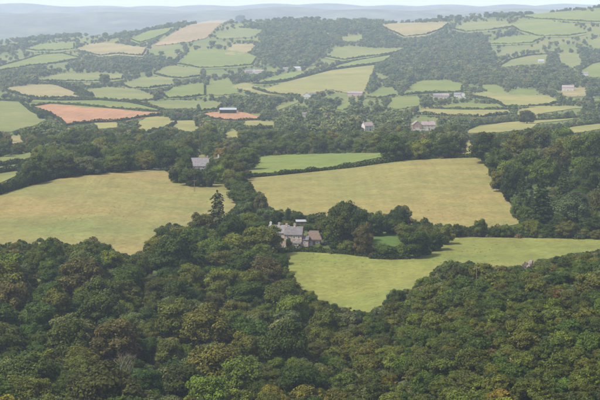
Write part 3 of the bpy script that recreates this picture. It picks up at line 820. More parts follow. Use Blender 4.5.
# ------------------------------------------------------------------ trees one can point out: px, top row, base row, width px, kind, colour, label
HAND = [
    (217.5, 186, 240, 21, 'cedar', 'grey-green', 'tall ragged grey-green spruce rising above the trees left of the farmhouse'),
    (201, 208, 243, 26, 'tree', 'brownish', 'brownish broadleaf tree just left of the ragged spruce'),
    (236, 208, 252, 29, 'tree', 'dark green', 'large dark tree between the ragged spruce and the bright round tree'),
    (264, 220, 257, 40, 'tree', 'mid green', 'big round mid green tree covering the left end of the farmhouse'),
    (206, 236, 259, 21, 'tree', 'bright green', 'small round fresh green tree below the ragged spruce'),
    (183, 222, 252, 27, 'tree', 'olive', 'olive tree at the right corner of the big left pasture'),
    (166, 224, 256, 24, 'tree', 'dark green', 'dark tree on the lower right edge of the big left pasture'),
    (242, 181, 203, 24, 'tree', 'deep green', 'rounded deep green tree at the narrow gap between the two big fields'),
    (231, 176, 190, 14, 'tree', 'olive', 'small olive tree at the top right corner of the left pasture'),
    (246, 197, 226, 21, 'tree', 'grey-green', 'pale grey-green willow above the farm, left of a taller one'),
    (260, 189, 222, 17, 'tree', 'grey-green', 'upright grey-green poplar-like tree at the left end of the hay field'),
    (252, 209, 236, 20, 'tree', 'mid green', 'mid green tree between the willow and the farmhouse roof'),
    (342, 196, 245, 35, 'tree', 'dark green', 'tallest dark tree right of the thatched cottage'),
    (360, 204, 247, 27, 'tree', 'blackish green', 'blackish tree leaning into the tallest tree right of the cottage'),
    (363, 218, 256, 20, 'tree', 'brownish', 'brownish tree in front of the dark group right of the cottage'),
    (333, 211, 246, 20, 'tree', 'mid green', 'green tree between the thatched cottage and the tallest dark tree'),
    (376, 208, 236, 22, 'tree', 'deep green', 'deep green tree at the left end of the bright garden lawn'),
    (401, 203, 234, 21, 'tree', 'dark green', 'oval dark tree standing above the bright garden lawn'),
    (391, 218, 234, 14, 'tree', 'deep green', 'small tree between the two larger trees above the garden lawn'),
    (416, 225, 258, 30, 'tree', 'dark green', 'broad dome shaped dark tree at the corner of the lower pasture'),
    (434, 226, 251, 22, 'tree', 'deep green', 'rounded tree just right of the broad dome shaped tree'),
    (384, 241, 258, 21, 'scrub', 'deep green', 'low rounded bushy tree below the garden lawn'),
    (404, 240, 258, 15, 'scrub', 'olive', 'small olive bush tree between garden lawn and dome shaped tree'),
    (422, 221, 236, 16, 'scrub', 'dark green', 'bushy tree behind the broad dome shaped tree'),
    (480, 215, 237, 13, 'tree', 'mid green', 'slender small tree rising from the long hedge below the hay field'),
    (533, 217, 236, 15, 'scrub', 'olive', 'olive bush in the hedge below the tall dark conifer'),
    (506, 222, 237, 14, 'scrub', 'mid green', 'bush in the hedge right of the slender small tree'),
    (455, 221, 237, 14, 'scrub', 'deep green', 'bush in the hedge left of the slender small tree'),
    (541, 168, 226, 34, 'conifer', 'blackish green', 'tall dark conifer at the lower edge of the right wood'),
    (522, 168, 213, 22, 'conifer', 'dark green', 'narrower dark conifer left of the tall conifer in the right wood'),
    (563, 160, 212, 24, 'conifer', 'dark green', 'dark conifer set back right of the tall conifer'),
    (485, 126, 163, 32, 'tree', 'dark green', 'round dark tree at the top left corner of the right wood'),
    (517, 128, 166, 32, 'tree', 'olive', 'olive crowned tree near the top of the right wood'),
    (500, 143, 180, 28, 'tree', 'deep green', 'deep green tree on the left edge of the right wood'),
    (511, 160, 202, 24, 'tree', 'blackish green', 'blackish tree midway down the left edge of the right wood'),
    (517, 190, 219, 14, 'scrub', 'grey-green', 'pale grey bush tree at the foot of the right wood edge'),
    (570, 188, 230, 32, 'tree', 'grey-green', 'pale drooping tree right of the tall dark conifer'),
    (598, 180, 228, 28, 'tree', 'brownish', 'brownish tree at the right edge beside the pale drooping tree'),
    (543, 150, 192, 28, 'tree', 'mid green', 'mid green crown above the tall dark conifer'),
    (573, 131, 170, 30, 'tree', 'olive', 'olive tree on top of the right wood'),
    (536, 124, 160, 28, 'tree', 'brownish', 'brownish crown on the skyline of the right wood'),
    (592, 128, 168, 30, 'tree', 'deep green', 'deep green crown at the top right edge of the right wood'),
    (592, 150, 196, 30, 'tree', 'dark green', 'dark crown at the right edge above the brownish tree'),
    (528, 142, 182, 27, 'tree', 'deep green', 'deep green crown behind the conifers of the right wood'),
    (556, 137, 176, 27, 'tree', 'rusty brown', 'rusty crown in the middle of the right wood'),
    (167, 142, 170.5, 29, 'tree', 'blackish green', 'big round blackish tree by the top corner of the left pasture'),
    (63, 151, 178, 31, 'tree', 'blackish green', 'broad blackish tree on the hedge above the left pasture'),
    (33, 157, 185, 24, 'tree', 'dark green', 'dark tree on the hedge at the far left of the pasture'),
    (39, 142, 166, 16, 'tree', 'yellow-green', 'small pale round tree behind the broad blackish tree'),
    (115, 152, 172.5, 26, 'tree', 'olive', 'olive tree halfway along the hedge above the left pasture'),
    (143, 149, 170, 20, 'tree', 'yellow-green', 'pale yellowish tree left of the big round blackish tree'),
    (90, 154, 175, 24, 'tree', 'grey-green', 'grey-green tree right of the broad blackish tree'),
    (176, 163, 183, 18, 'scrub', 'dark green', 'dark bushy tree below the slate roofed house'),
    (186, 164, 186, 16, 'scrub', 'deep green', 'second bushy tree below the slate roofed house'),
    (197, 166, 187, 18, 'scrub', 'dark green', 'third bushy tree directly below the slate roof'),
    (208, 166, 187, 16, 'scrub', 'deep green', 'bushy tree at the right end below the slate roof'),
    (213, 153, 179, 17, 'tree', 'grey-green', 'grey-green tree covering the right end of the slate roof'),
    (187, 151, 176, 14, 'tree', 'dark green', 'dark upright tree at the left gable of the slate roofed house'),
    (222, 155, 181, 16, 'tree', 'mid green', 'mid green tree right of the slate roofed house'),
    (288, 206, 222, 11, 'conifer', 'blackish green', 'pointed dark cypress behind the farmhouse'),
    (278, 209, 222, 12, 'tree', 'blackish green', 'blackish round tree behind the left farmhouse chimney'),
    (296, 212, 222, 11, 'tree', 'dark green', 'small dark tree right of the pointed cypress'),
    (312, 213, 223, 13, 'scrub', 'dark green', 'dark bush behind the white roofed shed'),
    (322, 214, 226, 12, 'scrub', 'deep green', 'bush right of the white roofed shed behind the cottage'),
    (288, 219, 227, 13, 'scrub', 'olive', 'olive bush between the cypress and the farmhouse roof'),
    (310, 222, 231, 11, 'scrub', 'deep green', 'bush filling the gap between white roofed shed and thatched cottage'),
    (319, 221, 232, 12, 'scrub', 'olive', 'olive bush just behind the thatched roof'),
    (327, 225, 239, 12, 'scrub', 'mid green', 'mid green bush right of the thatched roof'),
    (302, 223.5, 230, 12, 'scrub', 'deep green', 'bush in front of the white roofed shed'),
    (333, 240, 250, 10, 'scrub', 'dark green', 'dark bush right of the parked blue car'),
    (279, 246, 254, 11, 'scrub', 'deep green', 'bush at the left foot of the farmhouse'),
    (272, 214, 224, 12, 'scrub', 'mid green', 'mid green bush left above the farmhouse chimneys'),
    (318, 243, 249, 9, 'scrub', 'bright green', 'small bright green bush in front of the thatched cottage'),
    (288.5, 236, 248.5, 5, 'scrub', 'dark green', 'dark climbing shrub against the farmhouse front'),
    (240, 14, 22, 9, 'tree', 'dark green', 'lone round tree on the far ridge'),
    (401, 109, 122, 12, 'tree', 'dark green', 'round dark tree left of the brick house'),
    (527, 108, 124, 14, 'tree', 'brownish', 'round brown tree on the yellow band behind the right wood'),
    (104, 72, 85, 11, 'tree', 'grey-green', 'round tree by itself in the pale field on the left'),
    (42, 108.5, 119, 11, 'tree', 'dark green', 'round tree on the left edge of the bare red field'),
    (50, 110, 121, 10, 'tree', 'dark green', 'second round tree on the left edge of the bare red field'),
    (481, 275, 292, 14, 'tree', 'olive', 'small tree at the edge of the lower pasture, left of the pole'),
    (447, 256, 288, 19, 'tree', 'grey-green', 'open pale grey-green tree standing up from the lower pasture edge'),
    (460, 262, 292, 16, 'tree', 'dark green', 'dark tree right of the open pale grey-green tree'),
    (398, 285, 312, 17, 'tree', 'deep green', 'deep green tree at the notch of the lower pasture'),
    (265, 251, 288, 32, 'tree', 'brownish', 'large brownish round tree below the farmhouse'),
    (238, 252, 285, 30, 'tree', 'dark green', 'dark tree left of the brownish round tree below the farmhouse'),
    (292, 287, 330, 30, 'tree', 'bright green', 'bright green tree below the lower pasture corner'),
    (84, 246, 290, 44, 'tree', 'dark green', 'very large dark tree under the lower edge of the left pasture'),
    (48, 233, 270, 24, 'tree', 'deep green', 'deep green tree poking over the left pasture near its left end'),
    (90, 236, 262, 20, 'tree', 'olive', 'olive tree poking over the left pasture edge behind the very large tree'),
    (283, 312, 372, 42, 'tree', 'deep green', 'large spreading tree at the valley bottom left of the notch'),
    (206, 366, 420, 44, 'tree', 'bright green', 'broad bright green tree at the bottom of the left wood'),
]
for (px, tp, bs, w, kind, colr, lab) in HAND:
    g = at(px, bs)
    x, y = g.x, g.y
    m_per_px = math.hypot(y, H0 - g.z) / F
    add_tree(kind, x, y, (bs - tp) * m_per_px * 1.0, w * m_per_px, colr, 'conifer' if kind in ('conifer', 'cedar') else ('bush' if kind == 'scrub' else 'tree'), label=lab,
             cat='conifer' if kind in ('conifer', 'cedar') else ('bush' if kind == 'scrub' else 'tree'))

# buildings and other small things must stay in view: mark their pixels (x0, y0, x1, y1)
KEEP = [(534, 172, 548, 220), (518, 172, 526, 198), (559, 165, 567, 192), (211, 187, 224, 215), (269, 220, 303, 249), (303, 227, 322, 246), (296, 220, 308, 224), (322, 239, 333, 246), (191, 155, 209, 166), (215, 150, 220, 157), (152, 165, 166, 171),
        (411, 118, 436, 129), (364, 121, 374, 130), (219, 107, 237, 114), (305, 95, 308, 97), (312, 95, 314, 97), (352, 92, 361, 94), (304, 114, 308, 117),
        (247, 69, 261, 71), (285, 68, 287, 70), (296, 67, 299, 69), (436, 94, 446, 96), (456, 94, 465, 96), (565, 86, 571, 88), (540, 60, 542, 62), (584, 73, 586, 75),
        (192, 182, 197, 192), (521, 258, 534, 266), (339, 246, 345, 250), (474, 268, 479, 276), (123, 352, 135, 359), (331, 130, 336, 134)]
for (a, b, c, d) in KEEP:
    FID[int(b * RS):int(d * RS) + 1, int((a + MX) * RS):int((c + MX) * RS) + 1] = 999

# ------------------------------------------------------------------ the remaining trees: placed wherever they hide no field that the photo shows
class Hash:
    def __init__(s, cell):
        s.c, s.d = cell, {}
    def near(s, x, y, r):
        k = int(r / s.c) + 1
        i, j = int(x // s.c), int(y // s.c)
        for a in range(i - k, i + k + 1):
            for b in range(j - k, j + k + 1):
                for (px, py, pr) in s.d.get((a, b), ()):
                    if (px - x) ** 2 + (py - y) ** 2 < (0.5 * (r + pr)) ** 2:
                        return True
        return False
    def put(s, x, y, r):
        s.d.setdefault((int(x // s.c), int(y // s.c)), []).append((x, y, r))

def fits(x, y, z, h, w):
    """a crown may not cover a field pixel lying behind it, nor stand in a field"""
    px, pb = project(x, y, z)
    k = F / y
    hp, wp = h * k, w * k * 0.5
    sp = spot(px, pb)
    if sp is not None and FID[sp] >= 0 and DEPTH[sp] > y * 0.985 - 3 and pb < 330:
        return False
    bad = 0
    for (fx, fy) in ((0, 0.97), (-0.5, 0.88), (0.5, 0.88), (-0.85, 0.55), (0.85, 0.55), (0, 0.6), (0, .3), (0, .12), (0, .45)):
        sp = spot(px + fx * wp, pb - fy * hp)
        if sp is not None and FID[sp] >= 0 and DEPTH[sp] > y * 0.99:
            if FID[sp] == 999 or fy > 0.9:
                return False
            bad += 1
    return bad <= (1 if y < 655 else 0)

HS = Hash(8.0)
for c in CROWNS:
    HS.put(c['x'], c['y'], c['w'] * 0.75)

def pick_colour(r, table):
    t = r.random() * sum(table.values())
    for k, v in table.items():
        t -= v
        if t <= 0:
            return k
    return k

WOOD_COL = {'dark green': 28, 'deep green': 24, 'olive': 26, 'mid green': 15, 'yellow-green': 6, 'brownish': 3, 'grey-green': 4, 'bright green': 4, 'rusty brown': 1}
SLOPE_COL = {'deep green': 28, 'olive': 36, 'mid green': 24, 'yellow-green': 6, 'dark green': 12, 'brownish': 3, 'rusty brown': 1, 'grey-green': 2}

def is_slope(px, py):
    return px > 338 - max(0, (py - 335)) * 0.5

def scatter(n, d0, d1, margin, power=1.0):
    r = RNG
    for _ in range(n):
        d = math.sqrt(r.uniform(d0 * d0, d1 * d1)) if power == 1 else d0 * (d1 / d0) ** r.random()
        u = r.uniform(-margin, 600 + margin)
        yield (u - 300) / F * (d * CP + 10), d

# foreground: left wood and right hillside
for x, y in scatter(40000, 318, 655, 210):
    z = gz(x, y)
    px, py = project(x, y, z)
    if is_slope(px, py):
        h = RNG.uniform(4.2, 7.2)
        w = h * RNG.uniform(0.95, 1.25)
        kind, tab, zone, opts = 'scrub', SLOPE_COL, 'slope', (1.0, 0.7)
    else:
        h = RNG.choice((7, 9, 10, 11, 13, 15, 17, 19)) * RNG.uniform(.92, 1.1)
        w = h * RNG.uniform(0.82, 1.06)
        kind, tab, zone, opts = 'tree', WOOD_COL, 'wood', (1.0, 0.75, 0.55)
    for s in opts:
        hh, ww = h * s, w * s
        if not HS.near(x, y, ww * 0.93) and fits(x, y, z, hh, ww):
            HS.put(x, y, ww * 0.93)
            add_tree(kind, x, y, hh, ww, pick_colour(RNG, tab), 'tree', zone)
            break

# farm surroundings, right wood, belts and hedgerow trees out to 1300 m
for x, y in scatter(24000, 655, 1300, 170):
    z = gz(x, y)
    openness = math.sin(x / 23.0 + 1.1 * math.sin(y / 50.0)) + math.sin(y / 55.0 + 1.3 * math.sin(x / 30.0))
    px, py = project(x, y, z)
    if y > 960 and px < 478 and openness > 0.15 and RNG.random() < 0.85:
        continue
    h = RNG.uniform(9, 17)
    w = h * RNG.uniform(0.78, 1.02)
    for s in (1.0, 0.72, 0.5, 0.3):
        hh, ww = h * s, w * s
        if not HS.near(x, y, ww * 0.95) and fits(x, y, z, hh, ww):
            HS.put(x, y, ww * 0.95)
            add_tree('tree' if hh > 4.5 else 'scrub', x, y, hh, ww, pick_colour(RNG, WOOD_COL), 'tree', 'belt')
            break
# the far woods and hedgerow trees
DENSE = [[(255, 25), (380, 22), (400, 36), (480, 30), (490, 50), (500, 70), (560, 68), (585, 78), (560, 90), (480, 84), (400, 82), (375, 72), (400, 52), (330, 45), (310, 68), (270, 68), (262, 50)],
         [(85, 58), (150, 57), (178, 64), (150, 72), (90, 72)], [(0, 70), (40, 66), (50, 80), (20, 85), (0, 86)]]
DMASK = np.zeros((RH, RW), bool)
for P in DENSE:
    DMASK[:110 * RS] |= inside(RPX[:110 * RS], RPY[:110 * RS], P)
HF = Hash(14.0)
FAR = []
for x, y in scatter(80000, 1300, 4700, 140, 2):
    z = gz(x, y)
    px, py = project(x, y, z)
    openness = math.sin(x / 47.0 + 1.1 * math.sin(y / 90.0)) + math.sin(y / 105.0 + 1.3 * math.sin(x / 60.0))
    sp0 = spot(px, py)
    edge = False
    dense = sp0 is not None and DMASK[sp0]     # the hanging woods
    if not dense:
        sp = spot(px, py)
        edge = False
        if sp is not None:
            i, j = sp
            edge = bool((FID[max(0, i - 4):i + 5:2, max(0, j - 8):j + 9:4] >= 0).any())
        p_keep = 0.9 if openness < -0.95 else 0.38 if edge else 0.045 if y > 1700 else 0.3
        if RNG.random() > p_keep:
            continue
    h = RNG.uniform(6, 13) if RNG.random() < .8 else RNG.uniform(12, 17)
    if not dense and edge and openness >= -0.95:
        h *= 0.72
    w = h * RNG.uniform(0.85, 1.15)
    for s in (1.0, 0.7, 0.45, 0.26):
        hh, ww = h * s, w * s
        if not HF.near(x, y, ww * 0.84) and fits(x, y, z, hh, ww):
            HF.put(x, y, ww * 0.84)
            FAR.append((x, y, z, hh, ww))
            break
print('trees near', len(CROWNS), 'far', len(FAR))

# which of the near trees show, and how much: paint crowns back to front on the pixel raster
IDB = np.full((RH // RS, 600), -1, np.int32)
yy, xxp = np.mgrid[0:RH // RS, 0:600]
order = sorted(range(len(CROWNS)), key=lambda i: -CROWNS[i]['y'])
for i in order:
    c = CROWNS[i]
    px, pb = project(c['x'], c['y'], c['z'])
    k = F / c['y']
    cyy, rx, ry = pb - c['h'] * k * 0.55, max(c['w'] * k * 0.5, .8), max(c['h'] * k * 0.46, .8)
    x0, x1 = int(max(0, px - rx)), int(min(600, px + rx + 1))
    y0, y1 = int(max(0, cyy - ry)), int(min(RH // RS, cyy + ry + 1))
    if x0 >= x1 or y0 >= y1:
        continue
    sub = ((xxp[y0:y1, x0:x1] + .5 - px) / rx) ** 2 + ((yy[y0:y1, x0:x1] + .5 - cyy) / ry) ** 2 < 1
    dep = DEPTH[y0 * RS:y1 * RS:RS, (x0 + MX) * RS:(x1 + MX) * RS:RS]
    IDB[y0:y1, x0:x1][sub & (dep > c['y'] * 0.97)] = i
vis = np.bincount(IDB[:400][IDB[:400] >= 0], minlength=len(CROWNS))

# ------------------------------------------------------------------ labels for trees that are told apart by look and place
ORD = ['leftmost', 'second from left', 'third from left', 'fourth from left', 'fifth from left', 'sixth from left', 'seventh from left', 'eighth from left',
       'ninth from left', 'tenth from left', 'eleventh from left', 'twelfth from left']

def place_phrase(zone, px, py):
    if zone == 'wood':
        row = ('along top edge of left wood' if py < 272 else 'high in left wood' if py < 300 else 'halfway down left wood' if py < 330
               else 'low in left wood' if py < 362 else 'at bottom of left wood')
        colp = 'at its left end' if px < 70 else 'below left pasture' if px < 150 else 'below ragged spruce' if px < 230 else 'below farmhouse'
        return row + ', ' + colp
    if zone == 'slope':
        row = ('on crest of right hillside' if py < 278 else 'under crest of right hillside' if py < 298 else 'high on right hillside' if py < 318
               else 'halfway up right hillside' if py < 342 else 'low on right hillside' if py < 370 else 'at foot of right hillside')
        colp = 'beside valley notch' if px < 395 else 'below the pole' if px < 465 else 'left below rock' if px < 525 else 'right below rock' if px < 565 else 'by picture edge'
        return row + ', ' + colp
    if px > 478 and py > 122:
        return ('on top of the right wood' if py < 150 else 'inside the right wood' if py < 185 else 'low in the right wood') + (', left half' if px < 540 else ', right half')
    if 150 < px < 450 and py > 178:
        return 'in farm trees left of farmhouse' if px < 290 else 'in farm trees right of cottage'
    row = 'front of tree belt' if py > 146 else 'mid tree belt' if py > 134 else 'back of tree belt'
    colp = ('above left pasture' if px < 90 else 'left of slate roof' if px < 190 else 'behind slate roofed house' if px < 245 else
            'above fresh green field' if px < 330 else 'below white house' if px < 400 else 'below brick house')
    return row + ', ' + colp

cent = {}
ids = IDB[:400]
flat = ids.ravel()
ok = flat >= 0
sx = np.bincount(flat[ok], weights=(np.tile(np.arange(600), 400))[ok], minlength=len(CROWNS))
sy = np.bincount(flat[ok], weights=(np.repeat(np.arange(400), 600))[ok], minlength=len(CROWNS))

single, rest = [], []
for zone, most, least in (('wood', 215, 14), ('slope', 270, 12), ('belt', 200, 12)):
    idx = sorted([i for i, c in enumerate(CROWNS) if c['zone'] == zone], key=lambda i: -vis[i])
    single += [i for i in idx[:most] if vis[i] >= least]
    rest += [i for i in idx if i not in set([j for j in idx[:most] if vis[j] >= least])]
bins = {}
for i in single:
    c = CROWNS[i]
    px, py = sx[i] / vis[i], sy[i] / vis[i]
    size = 'tall ' if c['h'] > 11.5 and c['zone'] != 'slope' else 'small ' if c['h'] < (7.5 if c['zone'] != 'slope' else 4.6) else ''
    noun = {'wood': 'tree', 'slope': 'scrubby tree', 'belt': 'hedgerow tree'}[c['zone']]
    bins.setdefault((size + c['colour'] + ' ' + noun, place_phrase(c['zone'], px, py)), []).append((px, i))
for (what, where), lst in bins.items():
    lst.sort()
    for k, (px, i) in enumerate(lst):
        o = '' if len(lst) == 1 else ORD[min(k, 11)] + ' ' if k < len(lst) - 1 else 'rightmost '
        CROWNS[i]['label'] = o + what + ' ' + where
        CROWNS[i]['name'] = {'wood': 'woodland_tree', 'slope': 'hillside_tree', 'belt': 'hedgerow_tree'}[CROWNS[i]['zone']]
        CROWNS[i]['group'] = {'wood': 'trees of the left wood', 'slope': 'scrubby trees on the right hillside', 'belt': 'trees beyond the farm'}[CROWNS[i]['zone']]
        if CROWNS[i]['zone'] == 'slope':
            CROWNS[i]['cat'] = 'scrub tree'
        elif CROWNS[i]['zone'] == 'belt':
            CROWNS[i]['cat'] = 'hedgerow tree'

def plant(c, r):
    vs = VAR[c['kind']]
    cr, tr, hh, rr = vs[c['var'] if c['var'] is not None else r.randrange(len(vs))]
    sw, sh = c['w'] / (2 * rr), c['h'] / hh
    root = empty(c['name'], (c['x'], c['y'], c['z'] - 0.1 - (0.06 * c['h'] if c['zone'] != 'slope' else 0)), r.uniform(0, 6.283), (sw, sw * r.uniform(.94, 1.06), sh), label=c['label'], category=c['cat'])
    if c['group']:
        root['group'] = c['group']
    o = link('crown', cr, root)
    col = [v * r.uniform(0.86, 1.16) for v in PALETTE[c['colour']]]
    o.color = (col[0] * r.uniform(.97, 1.1), col[1], col[2], 1)
    link('trunk', tr, root)

r0 = random.Random(11)
for c in [c for c in CROWNS if c['zone'] is None] + [CROWNS[i] for i in single]:
    plant(c, r0)
print('single trees', len(single), 'rest', len(rest))

# ------------------------------------------------------------------ stuff: masses nobody could count, instanced from points
def scatter_object(name, pts, variants, **props):
    """pts: x, y, z, index, rot, sx, sz"""
    p = np.array(pts, np.float32)
    me = bpy.data.meshes.new(name)
    me.vertices.add(len(p))
    me.vertices.foreach_set('co', p[:, :3].ravel())
    a = me.attributes.new('idx', 'INT', 'POINT')
    a.data.foreach_set('value', p[:, 3].astype(np.int32))
    a = me.attributes.new('rot', 'FLOAT_VECTOR', 'POINT')
    a.data.foreach_set('vector', np.stack([p[:, 4] * 0, p[:, 4] * 0, p[:, 4]], 1).astype(np.float32).ravel())
    a = me.attributes.new('scl', 'FLOAT_VECTOR', 'POINT')
    a.data.foreach_set('vector', np.stack([p[:, 5], p[:, 5], p[:, 6]], 1).astype(np.float32).ravel())
    coll = bpy.data.collections.new(name + '_variants')
    for k, v in enumerate(variants):
        o = bpy.data.objects.new('%s_%02d' % (name, k), v)
        coll.objects.link(o)
    ng = bpy.data.node_groups.new(name, 'GeometryNodeTree')
    ng.interface.new_socket('Geometry', in_out='INPUT', socket_type='NodeSocketGeometry')
    ng.interface.new_socket('Geometry', in_out='OUTPUT', socket_type='NodeSocketGeometry')
    gi, go = ng.nodes.new('NodeGroupInput'), ng.nodes.new('NodeGroupOutput')
    ci = ng.nodes.new('GeometryNodeCollectionInfo')
    ci.inputs['Collection'].default_value = coll
    ci.inputs['Separate Children'].default_value = True
    ci.inputs['Reset Children'].default_value = True
    ip = ng.nodes.new('GeometryNodeInstanceOnPoints')
    ip.inputs['Pick Instance'].default_value = True
    ng.links.new(gi.outputs[0], ip.inputs['Points'])
    ng.links.new(ci.outputs[0], ip.inputs['Instance'])
    for nm, typ, sock in (('idx', 'INT', 'Instance Index'), ('rot', 'FLOAT_VECTOR', 'Rotation'), ('scl', 'FLOAT_VECTOR', 'Scale')):
        na = ng.nodes.new('GeometryNodeInputNamedAttribute')
        na.data_type = typ
        na.inputs['Name'].default_value = nm
        ng.links.new(na.outputs[0], ip.inputs[sock])
    ng.links.new(ip.outputs[0], go.inputs[0])
    ob = link(name, me, kind='stuff', **props)
    md = ob.modifiers.new('scatter', 'NODES')
    md.node_group = ng
    return ob

def merged(A, T, mats, name):
    for v, f in zip([np.concatenate(T.v)], [np.concatenate(T.q)]):
        A.add(v, f, 0.5, 1)
    return A.mesh(name, mats)

far_vars = []
for s in range(6):
    A, T = broadleaf(400 + s, 12.0, 5.4, 17, 560, 0.62, 0.02, 0.0)
    far_vars.append(merged(A, T, [M['leaf_distant_haze'], M['bark']], 'far_tree'))
mid_vars = []
for s in range(5):
    A, T = broadleaf(440 + s, 12.0, 5.0, 30, 3000, 0.36, 0.1, 0.0)
    mid_vars.append(merged(A, T, [M['leaf_far'], M['bark']], 'wood_tree'))
rs = random.Random(23)
scatter_object('distant_woodland', [(x, y, z - 0.3, rs.randrange(6), rs.uniform(0, 6.28), w / 10.8, h / 12.0) for (x, y, z, h, w) in FAR], far_vars,
               label='hazy mass of trees and bushes covering the distant hills', category='woodland')
scatter_object('woodland', [(CROWNS[i]['x'], CROWNS[i]['y'], CROWNS[i]['z'] - 0.2, rs.randrange(5), rs.uniform(0, 6.28), CROWNS[i]['w'] / 10.0, CROWNS[i]['h'] / 12.0) for i in rest], mid_vars,
               label='mass of half hidden trees filling the woods and belts', category='woodland')
und = []
HU = Hash(4.0)
for x, y in scatter(30000, 318, 1250, 120):
    sz = RNG.uniform(0.7, 1.5) * (1.0 if y < 660 else 1.25)
    if HU.near(x, y, sz * (2.4 if y < 660 else 3.4)):
        continue
    z = gz(x, y)
    if fits(x, y, z, 1.9 * sz, 3.2 * sz):
        HU.put(x, y, sz * (2.4 if y < 660 else 3.4))
        und.append((x, y, z - 0.1, RNG.randrange(4), RNG.uniform(0, 6.28), sz, sz * RNG.uniform(.8, 1.2)))
scatter_object('undergrowth', und, [bush(500 + s).mesh('undergrowth_bush', [M['leaf_under']]) for s in range(4)],
               label='tangle of low bushes and bracken under the trees', category='undergrowth')

tus = []
for _ in range(30000):
    d = math.sqrt(RNG.uniform(575 ** 2, 930 ** 2))
    x = RNG.uniform(-230, 230) * d / 700.0
    z = gz(x, d)
    px, py = project(x, d, z)
    sp = spot(px, py)
    if sp is None or FID[sp] not in (0, 1, 3) or abs(DEPTH[sp] - d) > 8:
        continue
    if math.sin(x / 9.0 + math.sin(d / 14.0)) + math.sin(d / 17.0 + 1.7 * math.sin(x / 21.0)) + RNG.uniform(-1.2, 1.2) < 0.3:
        continue
    q = RNG.uniform(0.10, 0.26)
    tus.append((x, d, z + 0.2, RNG.randrange(3), RNG.uniform(0, 6.28), q, q * RNG.uniform(.35, .6)))
scatter_object('pasture_tussocks', tus, [bush(540 + s_, 1.6, 1.4, 60, 0.5, 4).mesh('tussock', [M['grass_tuft']]) for s_ in range(3)],
               label='low tufts of coarse grass scattered over the near pastures', category='grass')

# ------------------------------------------------------------------ hedges
def hedge_mesh(pts, h, w, leaf, dens, seed, gap=0.0):
    """leafy ridge along ground points (local to the first one)"""
    rng = np.random.default_rng(seed)
    P = np.array([[p[0], p[1]] for p in pts])
    seg = np.linalg.norm(np.diff(P, axis=0), axis=1)
    L = np.concatenate([[0], np.cumsum(seg)])
    tot = L[-1]
    n = max(80, int(tot * dens))
    s = rng.uniform(0, tot, n)
    x = np.interp(s, L, P[:, 0])
    y = np.interp(s, L, P[:, 1])
    tx = np.interp(np.minimum(s + 1, tot), L, P[:, 0]) - np.interp(np.maximum(s - 1, 0), L, P[:, 0])
    ty = np.interp(np.minimum(s + 1, tot), L, P[:, 1]) - np.interp(np.maximum(s - 1, 0), L, P[:, 1])
    tl = np.hypot(tx, ty) + 1e-9
    nx, ny = -ty / tl, tx / tl
    ph = rng.uniform(0, 6.3, 4)
    prof = lambda q: 1 + 0.16 * np.sin(q / 3.1 + ph[0]) + 0.14 * np.sin(q / 7.3 + ph[1]) + 0.12 * np.sin(q / 1.7 + ph[2]) + 0.2 * np.sin(q / 23.0 + ph[3])
    a = rng.uniform(0, math.pi, n)
    rr = rng.uniform(0.85, 1.12, n)
    off = np.cos(a) * w * 0.5 * rr
    zz = np.sin(a) ** 0.7 * h * rr * prof(s)
    A = Acc()
    iv, jf = ico(1)
    for q in np.arange(0, tot + 0.01, max(h * 0.55, tot / 400.0)):
        qx, qy = np.interp(q, L, P[:, 0]), np.interp(q, L, P[:, 1])
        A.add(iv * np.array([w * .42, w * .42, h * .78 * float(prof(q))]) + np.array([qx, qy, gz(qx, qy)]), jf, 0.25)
    c = np.stack([x + nx * off, y + ny * off, terr(x + nx * off, y + ny * off) + zz], 1)
    nn = np.stack([nx * np.cos(a), ny * np.cos(a), np.sin(a) + 0.25], 1)
    A.leaves(leaf_quads(rng, c, nn, leaf), np.clip(rng.normal(.5, .24, n), 0, 1.2))
    o = np.array([P[0, 0], P[0, 1], gz(P[0, 0], P[0, 1])])
    A.v = [v - o for v in A.v]
    return A.mesh('hedge', [M['leaf']]), o

HN = [0]
def hedge(path, h, w, colour, label, leaf=None, dens=None, group=None):
    pp = subdiv(path, 2.0, False)
    x, y = hits([p[0] for p in pp], [p[1] for p in pp])
    ok = ~np.isnan(x)
    pts = list(zip(x[ok], y[ok]))
    keep = [pts[0]]
    for p in pts[1:]:
        g = math.hypot(p[0] - keep[-1][0], p[1] - keep[-1][1])
        if g > 60 + p[1] * 0.06:
            continue                      # a jump over hidden ground
        if g > 1.0:
            keep.append(p)
    if len(keep) < 2:
        return
    HN[0] += 1
    d = float(np.mean([p[1] for p in keep]))
    leaf = leaf or min(max(d * 0.00042, 0.2), 1.1)
    dens = dens or min(2.1 * (h + w) / (leaf * leaf) * 0.55, 160)
    me, o = hedge_mesh(keep, h, w, leaf, dens, 600 + HN[0])
    ob = link('hedge', me, None, o, label=label, category='hedge')
    ob['group'] = group or 'field hedges'
    c = PALETTE[colour]
    ob.color = (c[0], c[1], c[2], 1)

